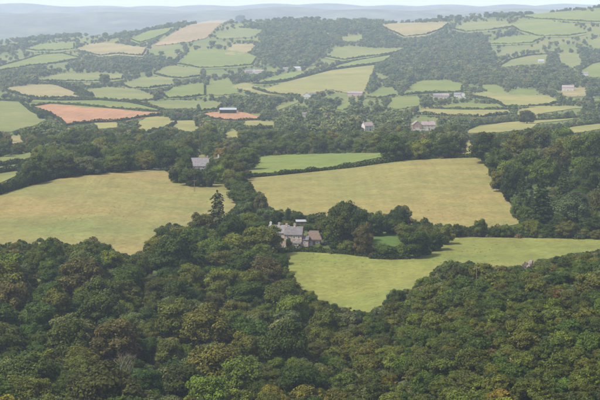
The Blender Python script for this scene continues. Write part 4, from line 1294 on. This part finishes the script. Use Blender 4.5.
hedge([(247, 178.5), (280, 175.5), (310, 172.5), (350, 168.5), (400, 161.5)], 2.6, 2.2, 'dark green', 'clipped dark hedge between the fresh green field and the hay field')
hedge([(400, 160), (440, 159), (476, 158)], 2.6, 2.2, 'dark green', 'dark hedge along the upper right edge of the hay field')
hedge([(-30, 203.5), (0, 194.5), (30, 185.5), (60, 178.5), (100, 173.7), (152, 169)], 3.6, 3.0, 'blackish green', 'thick dark hedge along the top of the big left pasture')
hedge([(430, 235), (450, 236), (480, 236.5), (540, 237.5), (640, 239.5)], 3.0, 2.6, 'deep green', 'tall bushy hedge between the hay field and the lower pasture')
hedge([(283, 252.5), (300, 251.5), (330, 253), (368, 257.5)], 1.5, 1.4, 'dark green', 'low garden hedge along the top of the lower pasture')
hedge([(370, 259), (390, 260), (412, 259.5)], 1.6, 1.6, 'blackish green', 'short dark hedge under the bushes below the garden lawn')
hedge([(296, 222), (310, 219.5), (326, 219)], 2.2, 2.0, 'dark green', 'hedge at the bottom of the hay field behind the cottage')
hedge([(227, 186), (236, 191), (243, 203)], 2.4, 2.4, 'deep green', 'short hedge at the right corner of the left pasture')
hedge([(180, 182), (195, 184.5), (226, 184.5)], 1.5, 1.6, 'olive', 'low rough hedge below the slate roofed house')
hedge([(48, 84), (60, 86), (76, 92), (92, 97)], 5.5, 6.0, 'dark green', 'thick wooded bank running down beside the straw coloured knoll')
hedge([(253, 89), (270, 94), (300, 97)], 3.0, 3.0, 'deep green', 'hedge along the bottom of the great yellow slope')
hedge([(258, 84.5), (285, 82), (305, 77), (330, 70.5), (362, 66.5), (376, 65)], 3.6, 3.4, 'dark green', 'long dark hedge along the top of the great yellow slope')

def chains(poly):
    n = len(poly)
    l = min(range(n), key=lambda i: poly[i][0])
    r = max(range(n), key=lambda i: poly[i][0])
    a = [poly[(l + k) % n] for k in range((r - l) % n + 1)]
    b = [poly[(r + k) % n] for k in range((l - r) % n + 1)][::-1]
    return (a, b) if np.mean([p[1] for p in a]) < np.mean([p[1] for p in b]) else (b, a)

rh = random.Random(5)
for f in FIELDS:
    up, lo = chains(f[2])
    if 'u' in f[3]:
        hedge(up, rh.uniform(2.2, 3.2), rh.uniform(2, 3), rh.choice(['dark green', 'deep green']), 'hedge along the upper edge of ' + f[4])
    if 'l' in f[3]:
        dd = at(*lo[len(lo) // 2]).y
        sh = 2.2 * F / dd
        hedge([(p[0], p[1] + sh) for p in lo], rh.uniform(2.2, 3.2), rh.uniform(2, 3), rh.choice(['dark green', 'deep green']), 'hedge along the lower edge of ' + f[4])

# ------------------------------------------------------------------ buildings
def stone_mat():
    m, nt = new_mat('pink_rubble_stone')
    b = pri(nt, 0.9, 0.1)
    tc = N(nt, 'ShaderNodeTexCoord')
    v = N(nt, 'ShaderNodeTexVoronoi')
    v.inputs['Scale'].default_value = 2.4
    nt.links.new(mapping(nt, tc.outputs['Object'], (0, 0, 0), (1, 1, 1.7)), v.inputs['Vector'])
    n = noise(nt, tc.outputs['Object'], 0.7, 4)
    c = ramp(nt, v.outputs['Color'], [(0.2, (0.200, 0.155, 0.128)), (0.8, (0.320, 0.260, 0.222))])
    c = mix(nt, 1.0, c, ramp(nt, n, [(0.3, 0.75), (0.7, 1.15)]), 'MULTIPLY')
    nt.links.new(c, b.inputs['Base Color'])
    bump(nt, b, v.outputs['Distance'], 0.5, 0.05)
    return m

def slate_mat(name, c1, c2):
    m, nt = new_mat(name)
    b = pri(nt, 0.7, 0.12)
    tc = N(nt, 'ShaderNodeTexCoord')
    br = N(nt, 'ShaderNodeTexBrick')
    br.inputs['Scale'].default_value = 3.0
    br.inputs['Color1'].default_value = (*c1, 1)
    br.inputs['Color2'].default_value = (*c2, 1)
    br.inputs['Mortar'].default_value = (c2[0] * .6, c2[1] * .6, c2[2] * .6, 1)
    br.inputs['Mortar Size'].default_value = 0.02
    nt.links.new(tc.outputs['Object'], br.inputs['Vector'])
    n = noise(nt, tc.outputs['Object'], 0.9, 5)
    c = mix(nt, 1.0, br.outputs['Color'], ramp(nt, n, [(0.3, 0.72), (0.7, 1.2)]), 'MULTIPLY')
    nt.links.new(c, b.inputs['Base Color'])
    return m

M['stone'] = stone_mat()
M['slate'] = slate_mat('grey_slate', (0.108, 0.099, 0.100), (0.078, 0.072, 0.073))
M['slate_pale'] = slate_mat('pale_slate', (0.142, 0.132, 0.136), (0.110, 0.103, 0.105))
M['tile_pink'] = slate_mat('weathered_pink_tile', (0.19, 0.155, 0.150), (0.155, 0.125, 0.12))
M['thatch'] = plain_mat('old_thatch', (0.115, 0.085, 0.066), 0.35, 3.0, 0.95, 0.05, bumpd=0.08)
M['white'] = plain_mat('limewash', (0.340, 0.330, 0.310), 0.14, 1.2)
M['cream'] = plain_mat('cream_render', (0.300, 0.270, 0.230), 0.18, 1.0)
M['brick'] = plain_mat('orange_brick', (0.200, 0.135, 0.100), 0.3, 2.5)
M['pinkwash'] = plain_mat('pink_render', (0.260, 0.200, 0.175), 0.2, 1.0)
M['sheet'] = plain_mat('grey_metal_sheet', (0.180, 0.190, 0.205), 0.12, 0.5, 0.45, 0.5)
M['timber'] = plain_mat('weathered_timber', (0.14, 0.105, 0.075), 0.4, 3.0)
M['glass'] = plain_mat('window_glass', (0.03, 0.035, 0.04), 0.2, 1.0, 0.12, 0.6)
M['frame'] = plain_mat('white_paint', (0.495, 0.488, 0.469), 0.06, 2.0, 0.5, 0.4)
M['door'] = plain_mat('dark_door_paint', (0.06, 0.05, 0.045), 0.2, 2.0, 0.5, 0.4)
M['whiteroof'] = plain_mat('white_roof_sheet', (0.170, 0.170, 0.170), 0.12, 1.0, 0.5, 0.4)
M['rock'] = plain_mat('sunlit_granite', (0.170, 0.145, 0.130), 0.45, 1.6, 0.9, 0.1, c2=(0.085, 0.066, 0.058), bumpd=0.15)  # sunlit part of the outcrop, its brightness put into the colour
M['rock_dark'] = plain_mat('brown_granite', (0.060, 0.045, 0.036), 0.45, 1.6, 0.9, 0.1, bumpd=0.15)
M['tyre'] = plain_mat('tyre_rubber', (0.02, 0.02, 0.02), 0.2, 3.0, 0.8)
M['rim'] = plain_mat('wheel_metal', (0.297, 0.297, 0.304), 0.1, 3.0, 0.35, 0.5)
M['lamp'] = plain_mat('lamp_lens', (0.495, 0.495, 0.475), 0.05, 3.0, 0.15, 0.6)
M['car_dark'] = plain_mat('dark_blue_car_paint', (0.035, 0.04, 0.06), 0.1, 1.0, 0.25, 0.6)
M['car_grey'] = plain_mat('pale_grey_car_paint', (0.317, 0.317, 0.310), 0.1, 1.0, 0.3, 0.6)
M['iron'] = plain_mat('galvanised_bar', (0.231, 0.238, 0.244), 0.2, 3.0, 0.5, 0.5)

def bm_obj(name, bm, mat, parent, loc=None):
    bmesh.ops.recalc_face_normals(bm, faces=bm.faces)
    me = bpy.data.meshes.new(name)
    bm.to_mesh(me)
    bm.free()
    me.materials.append(mat)
    return link(name, me, parent, loc)

def bm_box(bm, x0, x1, y0, y1, z0, z1, bev=0.0):
    vs = [bm.verts.new((x, y, z)) for z in (z0, z1) for y in (y0, y1) for x in (x0, x1)]
    fs = [(0, 1, 3, 2), (4, 5, 7, 6), (0, 1, 5, 4), (2, 3, 7, 6), (0, 2, 6, 4), (1, 3, 7, 5)]
    faces = [bm.faces.new([vs[i] for i in f]) for f in fs]
    if bev:
        bmesh.ops.bevel(bm, geom=list({e for f in faces for e in f.edges}), offset=bev, segments=2, profile=0.6, affect='EDGES')

def box(name, dims, mat, parent, bev=0.0):
    bm = bmesh.new()
    bm_box(bm, *dims, bev)
    return bm_obj(name, bm, mat, parent)

def prism(bm, prof, x0, x1):
    """profile in (y, z) extruded along x"""
    a = [bm.verts.new((x0, y, z)) for y, z in prof]
    b = [bm.verts.new((x1, y, z)) for y, z in prof]
    n = len(prof)
    bm.faces.new(a)
    bm.faces.new(b[::-1])
    for i in range(n):
        bm.faces.new([a[i], a[(i + 1) % n], b[(i + 1) % n], b[i]])

def window(root, x, y, z, w, h, face, fm='frame'):
    """window set on the wall face whose outward normal is -y ('f') or +x ('r'); frame proud of the wall, pane inside it"""
    bm = bmesh.new()
    t = 0.09
    def put(b, a0, a1, z0, z1, d0, d1):
        if face == 'f':
            bm_box(b, a0, a1, y - d1, y - d0, z0, z1)
        else:
            bm_box(b, x + d0, x + d1, a0, a1, z0, z1)
    c = x if face == 'f' else y
    put(bm, c - w / 2, c + w / 2, z, z + t, -.03, .05)
    put(bm, c - w / 2, c + w / 2, z + h - t, z + h, -.03, .05)
    put(bm, c - w / 2, c - w / 2 + t, z + t, z + h - t, -.03, .05)
    put(bm, c + w / 2 - t, c + w / 2, z + t, z + h - t, -.03, .05)
    put(bm, c - t / 3, c + t / 3, z + t, z + h - t, -.03, .045)
    f = bm_obj('window', bm, M[fm], root)
    bm = bmesh.new()
    put(bm, c - w / 2 + t, c + w / 2 - t, z + t, z + h - t, -.02, .02)
    bm_obj('pane', bm, M['glass'], f)
    bm = bmesh.new()
    put(bm, c - w / 2 - .08, c + w / 2 + .08, z - .1, z - .005, -.03, .12)
    bm_obj('sill', bm, M['stone'], f)

def block(root, cx, cy, w, dp, eave, rise, wall, roof, chim=(), turn=False, over=0.3, wins=(), doors=(), zb=-1.2):
    """one gabled range: ridge along x, or along y when turned"""
    hw, hd = (dp / 2, w / 2) if turn else (w / 2, dp / 2)
    bm = bmesh.new()
    prism(bm, [(-hd, zb), (hd, zb), (hd, eave), (0, eave + rise), (-hd, eave)], -hw, hw)
    sl = rise / hd
    th = 0.2
    bm2 = bmesh.new()
    e = hd + over
    prism(bm2, [(-e, eave - sl * over + .02), (0, eave + rise + .02), (e, eave - sl * over + .02), (e, eave - sl * over + .02 + th), (0, eave + rise + .02 + th * 1.15), (-e, eave - sl * over + .02 + th)], -hw - over * .7, hw + over * .7)
    mt = Matrix.Translation((cx, cy, 0)) @ (Matrix.Rotation(math.pi / 2, 4, 'Z') if turn else Matrix.Identity(4))
    bm.transform(mt)
    bm2.transform(mt)
    bm_obj('wall', bm, M[wall], root)
    rf = bm_obj('roof', bm2, M[roof], root)
    for (x, y, ch, mt_) in chim:
        b = bmesh.new()
        top = eave + rise + ch
        bm_box(b, cx + x - .42, cx + x + .42, cy + y - .38, cy + y + .38, eave + rise * 0.35, top)
        bm_box(b, cx + x - .5, cx + x + .5, cy + y - .46, cy + y + .46, top + .002, top + .14)
        for q in (-.2, .2):
            bm_box(b, cx + x + q - .11, cx + x + q + .11, cy + y - .11, cy + y + .11, top + .142, top + .5)
        bm_obj('chimney', b, M[mt_], rf)
    for (x, z, ww, hh) in wins:
        window(root, cx + x, cy - dp / 2, z, ww, hh, 'f')
    for (x, ww, hh) in doors:
        d = box('door', (cx + x - ww / 2, cx + x + ww / 2, cy - dp / 2 - .05, cy - dp / 2 + .05, 0, hh), M['door'], root)

# the stone farmhouse
g = at(293, 248)
fh = empty('farmhouse', g, -0.14, label='pink stone farmhouse with grey slate roofs and tall chimneys', category='farmhouse')
block(fh, 0, 3.2, 6.9, 6.2, 5.3, 2.7, 'stone', 'slate', [(-3.0, 0, .9, 'stone'), (0.2, 0, 1.0, 'stone')], wins=[(-2.2, 3.6, .9, 1.2), (.4, 3.6, .9, 1.2), (2.3, 3.6, .9, 1.2), (.6, 1.0, 1.0, 1.3), (2.5, 1.0, .9, 1.2)], doors=[(-.9, 1.0, 2.1)])
block(fh, -6.6, 7.2, 8.0, 6.0, 5.3, 2.6, 'stone', 'slate_pale', [(-3.4, 0, 1.1, 'white'), (0, 0, .9, 'stone')], wins=[(-2, 3.5, .9, 1.2), (1, 3.5, .9, 1.2)])
block(fh, 4.75, 2.6, 2.5, 4.0, 3.3, 1.1, 'pinkwash', 'slate', (), wins=[(-.1, 1.5, .8, 1.0)], doors=())
# lean-to porch of the farmhouse
bm = bmesh.new()
prism(bm, [(-1.6, -.5), (-.02, -.5), (-.02, 2.5), (-1.6, 2.0)], 1.2, 3.1)
pc = bm_obj('porch', bm, M['stone'], fh)
bm = bmesh.new()
prism(bm, [(-1.8, 1.96), (-.03, 2.52), (-.03, 2.64), (-1.8, 2.08)], 1.0, 3.3)
bm_obj('porch_roof', bm, M['slate'], pc)

# the thatched cottage
g = at(313.5, 246)
ct = empty('thatched_cottage', g, -0.10, label='small cottage with brown thatched roof and white wall beside the farmhouse', category='cottage')
box('wall', (-2.6, 2.5, 0, 5.0, -1.2, 2.7), M['white'], ct)
bm = bmesh.new()
n = 18
W2, D2, rise = 3.55, 3.3, 2.9
grid = []
rg = random.Random(3)
for j in range(n + 1):
    row = []
    for i in range(n + 1):
        a, b = i / n * 2 - 1, j / n * 2 - 1
        h = min(1 - abs(b), (1 - abs(a)) * 1.9)
        h = rise * (1 - (1 - h) ** 1.25) + rg.uniform(-.05, .05)
        row.append(bm.verts.new((a * W2, 2.5 + b * D2, 2.35 + h)))
    grid.append(row)
top = [bm.faces.new([grid[j][i], grid[j][i + 1], grid[j + 1][i + 1], grid[j + 1][i]]) for j in range(n) for i in range(n)]
ext = bmesh.ops.extrude_face_region(bm, geom=top)
bmesh.ops.translate(bm, verts=[v for v in ext['geom'] if isinstance(v, bmesh.types.BMVert)], vec=(0, 0, 0.38))
th = bm_obj('roof', bm, M['thatch'], ct)
bm = bmesh.new()
prism(bm, [(2.2, 5.5), (2.8, 5.5), (2.5, 5.85)], -1.9, 1.9)
bm_obj('thatch_ridge', bm, M['thatch'], th)
window(ct, -1.6, 0, 1.0, .8, .9, 'f')
window(ct, 1.5, 0, 1.0, .7, .9, 'f')
box('door', (-.3, .75, -.05, .05, 0, 2.0), M['door'], ct)

# white roofed shed behind the cottage
g = at(302, 225.5)
sh = empty('garden_shed', g, 0.05, label='low shed with flat white roof behind the farmhouse', category='shed')
box('wall', (-2.4, 2.4, -1.2, 1.2, -.6, 1.7), M['timber'], sh)
bm = bmesh.new()
prism(bm, [(-1.5, 1.72), (1.5, 2.25), (1.5, 2.37), (-1.5, 1.84)], -2.7, 2.7)
bm_obj('roof', bm, M['whiteroof'], sh)
box('door', (-.5, .5, -1.25, -1.15, 0, 1.6), M['door'], sh)

# slate roofed house above the left pasture
g = at(205.5, 173.5)
b1 = empty('slate_roofed_house', g, 0.04, label='long house with pale slate roof above the left pasture', category='house')
block(b1, 0, 3.5, 15.5, 7.0, 4.2, 3.9, 'cream', 'slate_pale', [(1.0, 0, .9, 'stone'), (7.0, 0, 1.5, 'white')], wins=[(-6, 2.6, .9, 1.1), (-3.5, 2.6, .9, 1.1), (-1, 2.6, .9, 1.1), (3, 2.6, .9, 1.1), (-5, .8, 1, 1.2), (2, .8, 1, 1.2)], doors=[(-1.5, 1.0, 2.0)])

# white house beyond the fresh green field
g = at(369, 131)
b2 = empty('white_house', g, 0.5, label='white gabled house among the trees beyond the fresh green field', category='house')
block(b2, 0, 3, 8.5, 6.5, 4.6, 2.8, 'white', 'tile_pink', [(-3.6, 0, .9, 'white')], turn=False, wins=[(-2, 2.9, .9, 1.1), (1.5, 2.9, .9, 1.1), (-2, .8, .9, 1.2)], doors=[(1.2, 1, 2)])

# brick house
g = at(423.5, 130.5)
b3 = empty('brick_house', g, 0.08, label='large brick and cream house with pinkish gabled roofs', category='house')
block(b3, -5.5, 3.5, 8.0, 8.5, 5.0, 3.2, 'brick', 'tile_pink', (), turn=True, wins=[(-1.8, 3.0, 1.1, 1.2), (1.6, 3.0, 1.1, 1.2), (-1.8, .6, 1.2, 1.3), (1.6, .6, 1.2, 1.3)])
block(b3, 4.5, 4.2, 11.8, 7.0, 4.8, 2.8, 'cream', 'tile_pink', [(0, 0, 1.1, 'brick'), (5.0, 0, 1.0, 'cream')], wins=[(-3, 2.9, 1.0, 1.2), (0, 2.9, 1.0, 1.2), (3, 2.9, 1.0, 1.2), (-3, .7, 1.0, 1.2)], doors=[(0.6, 1.1, 2.1)])
box('terrace_wall', (-9.5, 4, -3.4, -3.0, -2.2, 1.2), M['white'], b3)
box('bay', (-7.4, -3.6, -1.9, -.752, -1.2, 2.5), M['cream'], b3)

# long open barn
g = at(228, 113.8)
bn = empty('long_barn', g, 0.02, label='long open barn with pale metal roof above the red soil', category='barn')
bm = bmesh.new()
prism(bm, [(-.6, 4.3), (5.0, 6.0), (10.6, 4.3), (10.6, 4.45), (5.0, 6.2), (-.6, 4.45)], -9.2, 9.2)
bm_obj('roof', bm, M['sheet'], bn)
box('wall', (-8.9, 8.9, 9.7, 10.0, -1, 4.4), M['timber'], bn)
for s in (-1, 1):
    box('wall', (s * 8.9 - .12, s * 8.9 + .12, .2, 9.69, -1, 4.4), M['timber'], bn)
for k in range(6):
    box('post', (-8.6 + k * 3.44 - .13, -8.6 + k * 3.44 + .13, -.1, .16, -1, 4.36), M['timber'], bn)

FARB = [  # px, base row, width, depth, eave, rise, wall, roof, turn, label, category
    (306.5, 98.6, 8, 6.5, 5, 2.6, 'white', 'slate', True, 'white house with gable end under the great yellow slope', 'house'),
    (313, 98.2, 8, 6, 4.5, 2.4, 'white', 'slate', False, 'white house just right of the gabled one under the yellow slope', 'house'),
    (353, 96, 13, 8, 4, 2.4, 'pinkwash', 'tile_pink', False, 'left farm building with pinkish roof right of the yellow slope', 'farm building'),
    (359, 96.2, 10, 8, 4, 2.2, 'pinkwash', 'tile_pink', False, 'right farm building with pinkish roof right of the yellow slope', 'farm building'),
    (306, 118.4, 7, 6, 4, 2.2, 'white', 'slate', False, 'small white house in the trees below the yellow slope', 'house'),
    (334, 133.5, 4, 3.5, 2.4, 1.2, 'white', 'whiteroof', False, 'tiny white hut in the tree belt', 'hut'),
    (248.5, 74, 12, 8, 4.5, 2.6, 'cream', 'slate_pale', False, 'leftmost village house below the hanging wood', 'house'),
    (254, 73.4, 12, 8, 5, 2.8, 'white', 'slate_pale', True, 'gabled village house in the middle of the hamlet', 'house'),
    (260, 74, 13, 8, 4.5, 2.6, 'cream', 'tile_pink', False, 'rightmost village house with pinkish roof', 'house'),
    (286, 71, 10, 8, 4, 2.2, 'cream', 'slate_pale', False, 'lone pale cottage right of the hamlet', 'house'),
    (297.5, 70.4, 14, 9, 4, 2.4, 'cream', 'sheet', False, 'pale shed at the tip of the bright strip', 'shed'),
    (437.5, 98.6, 11, 8, 4, 2.4, 'pinkwash', 'slate_pale', False, 'leftmost farm building right of the valley paddocks', 'farm building'),
    (444.5, 98.6, 11, 8, 4, 2.4, 'cream', 'tile_pink', False, 'second farm building right of the valley paddocks', 'farm building'),
    (457.5, 98, 9, 7, 4.5, 2.4, 'white', 'slate_pale', False, 'left white farm building', 'farm building'),
    (463, 98, 10, 7, 4.5, 2.4, 'white', 'slate_pale', True, 'right white farm building with gable end', 'farm building'),
    (568, 91, 16, 9, 5, 2.8, 'cream', 'tile_pink', False, 'pale farmhouse on the right hill foot', 'house'),
    (541, 63, 10, 8, 4, 2.2, 'white', 'sheet', False, 'white shed by the olive clearing on the right hill', 'shed'),
    (585, 76, 10, 8, 4, 2.2, 'white', 'slate_pale', False, 'white cottage under the green field at the right edge', 'house'),
]
for (px, py, w, dp, ev, ri, wl, rf, tn, lab, cat) in FARB:
    g = at(px, py)
    o = empty('farm_building' if 'farm' in cat else ('hut' if cat == 'hut' else 'shed' if cat == 'shed' else 'house'), g, random.Random(px).uniform(-.25, .25), label=lab, category=cat)
    block(o, 0, 0, w, dp, ev, ri, wl, rf, [] if cat in ('shed', 'hut', 'farm building') else [(0 if tn else w * .4, 0, .8, 'cream')], turn=tn,
          wins=[(-w * .25, 1.2, 1.1, 1.2), (w * .25, 1.2, 1.1, 1.2)] if w > 5 else (), doors=[(0, 1.1, 2.0)])

# ------------------------------------------------------------------ vehicles
def car(px, py, rz, paint, label, estate=True):
    g = at(px, py)
    root = empty('parked_car', g, rz, label=label, category='car')
    bm = bmesh.new()
    prism(bm, [(-2.05, .38), (2.05, .38), (2.1, .75), (1.95, .95), (.95, 1.02), (-2.0, 1.02), (-2.1, .7)], -.83, .83)
    bmesh.ops.bevel(bm, geom=list(bm.edges), offset=.07, segments=2, affect='EDGES')
    body = bm_obj('body', bm, M[paint], root)
    bm = bmesh.new()
    prism(bm, [(.95, 1.0), (-1.95, 1.0), (-1.75, 1.55), (.2, 1.55)], -.74, .74)
    bm_obj('cabin_glass', bm, M['glass'], root)
    bm = bmesh.new()
    prism(bm, [(.28, 1.552), (-1.78, 1.552), (-1.7, 1.64), (.18, 1.64)], -.72, .72)
    bm_obj('roof', bm, M[paint], root)
    for sx_ in (-1, 1):
        for yy_ in (-1.3, 1.3):
            bm = bmesh.new()
            bmesh.ops.create_cone(bm, cap_ends=True, segments=16, radius1=.34, radius2=.34, depth=.22)
            bm.transform(Matrix.Translation((sx_ * .76, yy_, .34)) @ Matrix.Rotation(math.pi / 2, 4, 'Y'))
            wv = bm_obj('wheel', bm, M['tyre'], root)
            bm = bmesh.new()
            bmesh.ops.create_cone(bm, cap_ends=True, segments=12, radius1=.2, radius2=.2, depth=.05)
            bm.transform(Matrix.Translation((sx_ * .87, yy_, .34)) @ Matrix.Rotation(math.pi / 2, 4, 'Y'))
            bm_obj('rim', bm, M['rim'], wv)
        box('headlight', (sx_ * .6 - .16, sx_ * .6 + .16, 2.0, 2.13, .68, .84), M['lamp'], root)
    return root
car(328.5, 244.5, 1.45, 'car_dark', 'dark blue car parked right of the thatched cottage')
car(157, 170, 1.75, 'car_grey', 'pale grey car parked at the top corner of the left pasture')

# ------------------------------------------------------------------ field gate beside the car, poles, small white box
g = at(164, 170.6)
gt = empty('field_gate', g, 0.1, label='grey metal field gate right of the pale car', category='gate')
for k in range(5):
    box('bar', (-1.7, 1.7, -.03, .03, .25 + k * .24, .31 + k * .24), M['iron'], gt)
for s in (-1, 1):
    box('gate_post', (s * 1.85 - .11, s * 1.85 + .11, -.11, .11, -.5, 1.5), M['timber'], gt)

def pole(px, py, h, label):
    g = at(px, py)
    o = empty('telegraph_pole', g, 0.2, label=label, category='pole')
    v, f = tube((0, 0, -.8), (0, 0, h), .15, .10, 8)
    A = Acc(); A.add(v, f)
    link('post', A.mesh('post', [M['timber']]), o)
    box('crossarm', (-.8, .8, -.06, .06, h - .55, h - .42), M['timber'], o)
    for q in (-.65, .65):
        box('insulator', (q - .05, q + .05, -.05, .05, h - .418, h - .28), M['white'], o)
pole(194.5, 192, 6.0, 'wooden telegraph pole in the left pasture below the slate roofed house')
pole(476.5, 287, 6.5, 'wooden telegraph pole at the edge of the lower pasture')

g = at(342.3, 251)
wb_ = empty('beehive', g, 0.3, label='small white hive-like box on the grass below the tallest dark tree', category='box')
box('body', (-.42, .42, -.42, .42, .25, 1.15), M['white'], wb_, .03)
box('lid', (-.52, .52, -.52, .52, 1.152, 1.34), M['whiteroof'], wb_, .03)
for q in ((-.33, -.33), (.33, -.33), (-.33, .33), (.33, .33)):
    box('leg', (q[0] - .06, q[0] + .06, q[1] - .06, q[1] + .06, -.1, .248), M['timber'], wb_)

# ------------------------------------------------------------------ rock outcrop on the crest of the right hillside
def boulder(root, c, r, seed, mat):
    rng = np.random.default_rng(seed)
    bm = bmesh.new()
    bmesh.ops.create_icosphere(bm, subdivisions=4, radius=1.0)
    cuts = [(unit(rng, 1)[0], rng.uniform(.55, .85)) for _ in range(14)]
    ph = rng.uniform(0, 6, 3)
    for v in bm.verts:
        p = np.array(v.co)
        for n_, d_ in cuts:
            t = p @ n_
            if t > d_:
                p = p - n_ * (t - d_) * 0.8
        p = p * (1 + .10 * math.sin(6 * p[0] + ph[0]) * math.sin(5 * p[1] + ph[1]) + .07 * math.sin(11 * p[2] + 4 * p[0] + ph[2]) + .05 * math.sin(17 * p[0] + 13 * p[1]))
        v.co = Vector(p * np.array(r) + np.array(c))
    bm_obj('boulder', bm, mat, root)
g = at(528, 270.5)
rk = empty('rock_outcrop', g, 0, label='pale rocky outcrop on the crest of the right hillside', category='rock')
boulder(rk, (0.9, 0, 1.7), (1.2, 1.2, 2.6), 1, M['rock'])
boulder(rk, (-0.9, .4, 1.0), (1.6, 1.4, 1.9), 2, M['rock_dark'])
boulder(rk, (2.3, .3, .2), (1.3, 1.3, 1.2), 3, M['rock_dark'])
boulder(rk, (0.1, -1.0, 1.0), (1.1, 1.0, 1.8), 4, M['rock'])
boulder(rk, (-2.3, 0, .1), (1.3, 1.2, 1.1), 5, M['rock_dark'])

# ------------------------------------------------------------------ dead tree in the left wood
g = at(129, 392)
dt = empty('dead_tree', g, 0, label='bare grey dead tree among green crowns in the left wood', category='dead tree')
rng = random.Random(9)
A = Acc()
B = Acc()
def grow(acc, p, d, l, r, depth):
    q = p + d * l
    acc.add(*tube(p, q, r, r * .6, 6))
    if depth == 0:
        return
    for _ in range(3 if depth > 1 else 4):
        nd_ = Vector(d) * .75 + Vector((rng.uniform(-1, 1), rng.uniform(-1, 1), rng.uniform(-.1, .8))) * .75
        nd_.normalize()
        grow(B, np.array(q) - np.array(d) * l * rng.uniform(0, .4), np.array(nd_), l * rng.uniform(.55, .8), r * .55, depth - 1)
grow(A, np.array([0, 0, -.5]), np.array([.05, 0, 1.0]), 5.5, .24, 4)
link('trunk', A.mesh('dead_trunk', [M['dead_bark']]), dt)
link('branches', B.mesh('dead_branches', [M['dead_bark']]), dt)

# ------------------------------------------------------------------ haze: one even volume round the whole place
m, nt = new_mat('haze')
o = N(nt, 'ShaderNodeOutputMaterial')
pv = N(nt, 'ShaderNodeVolumePrincipled')
pv.inputs['Color'].default_value = (0.66, 0.79, 1.0, 1)
pv.inputs['Density'].default_value = 0.000072
pv.inputs['Anisotropy'].default_value = 0.1
nt.links.new(pv.outputs[0], o.inputs['Volume'])
M['haze'] = m
bm = bmesh.new()
bm_box(bm, -8000, 8000, -400, 12900, H0 - 175, H0 + 75)
hz = bm_obj('haze', bm, m, None)
hz['kind'] = 'stuff'
hz['label'] = 'pale blue summer haze filling the valley'
hz['category'] = 'haze'
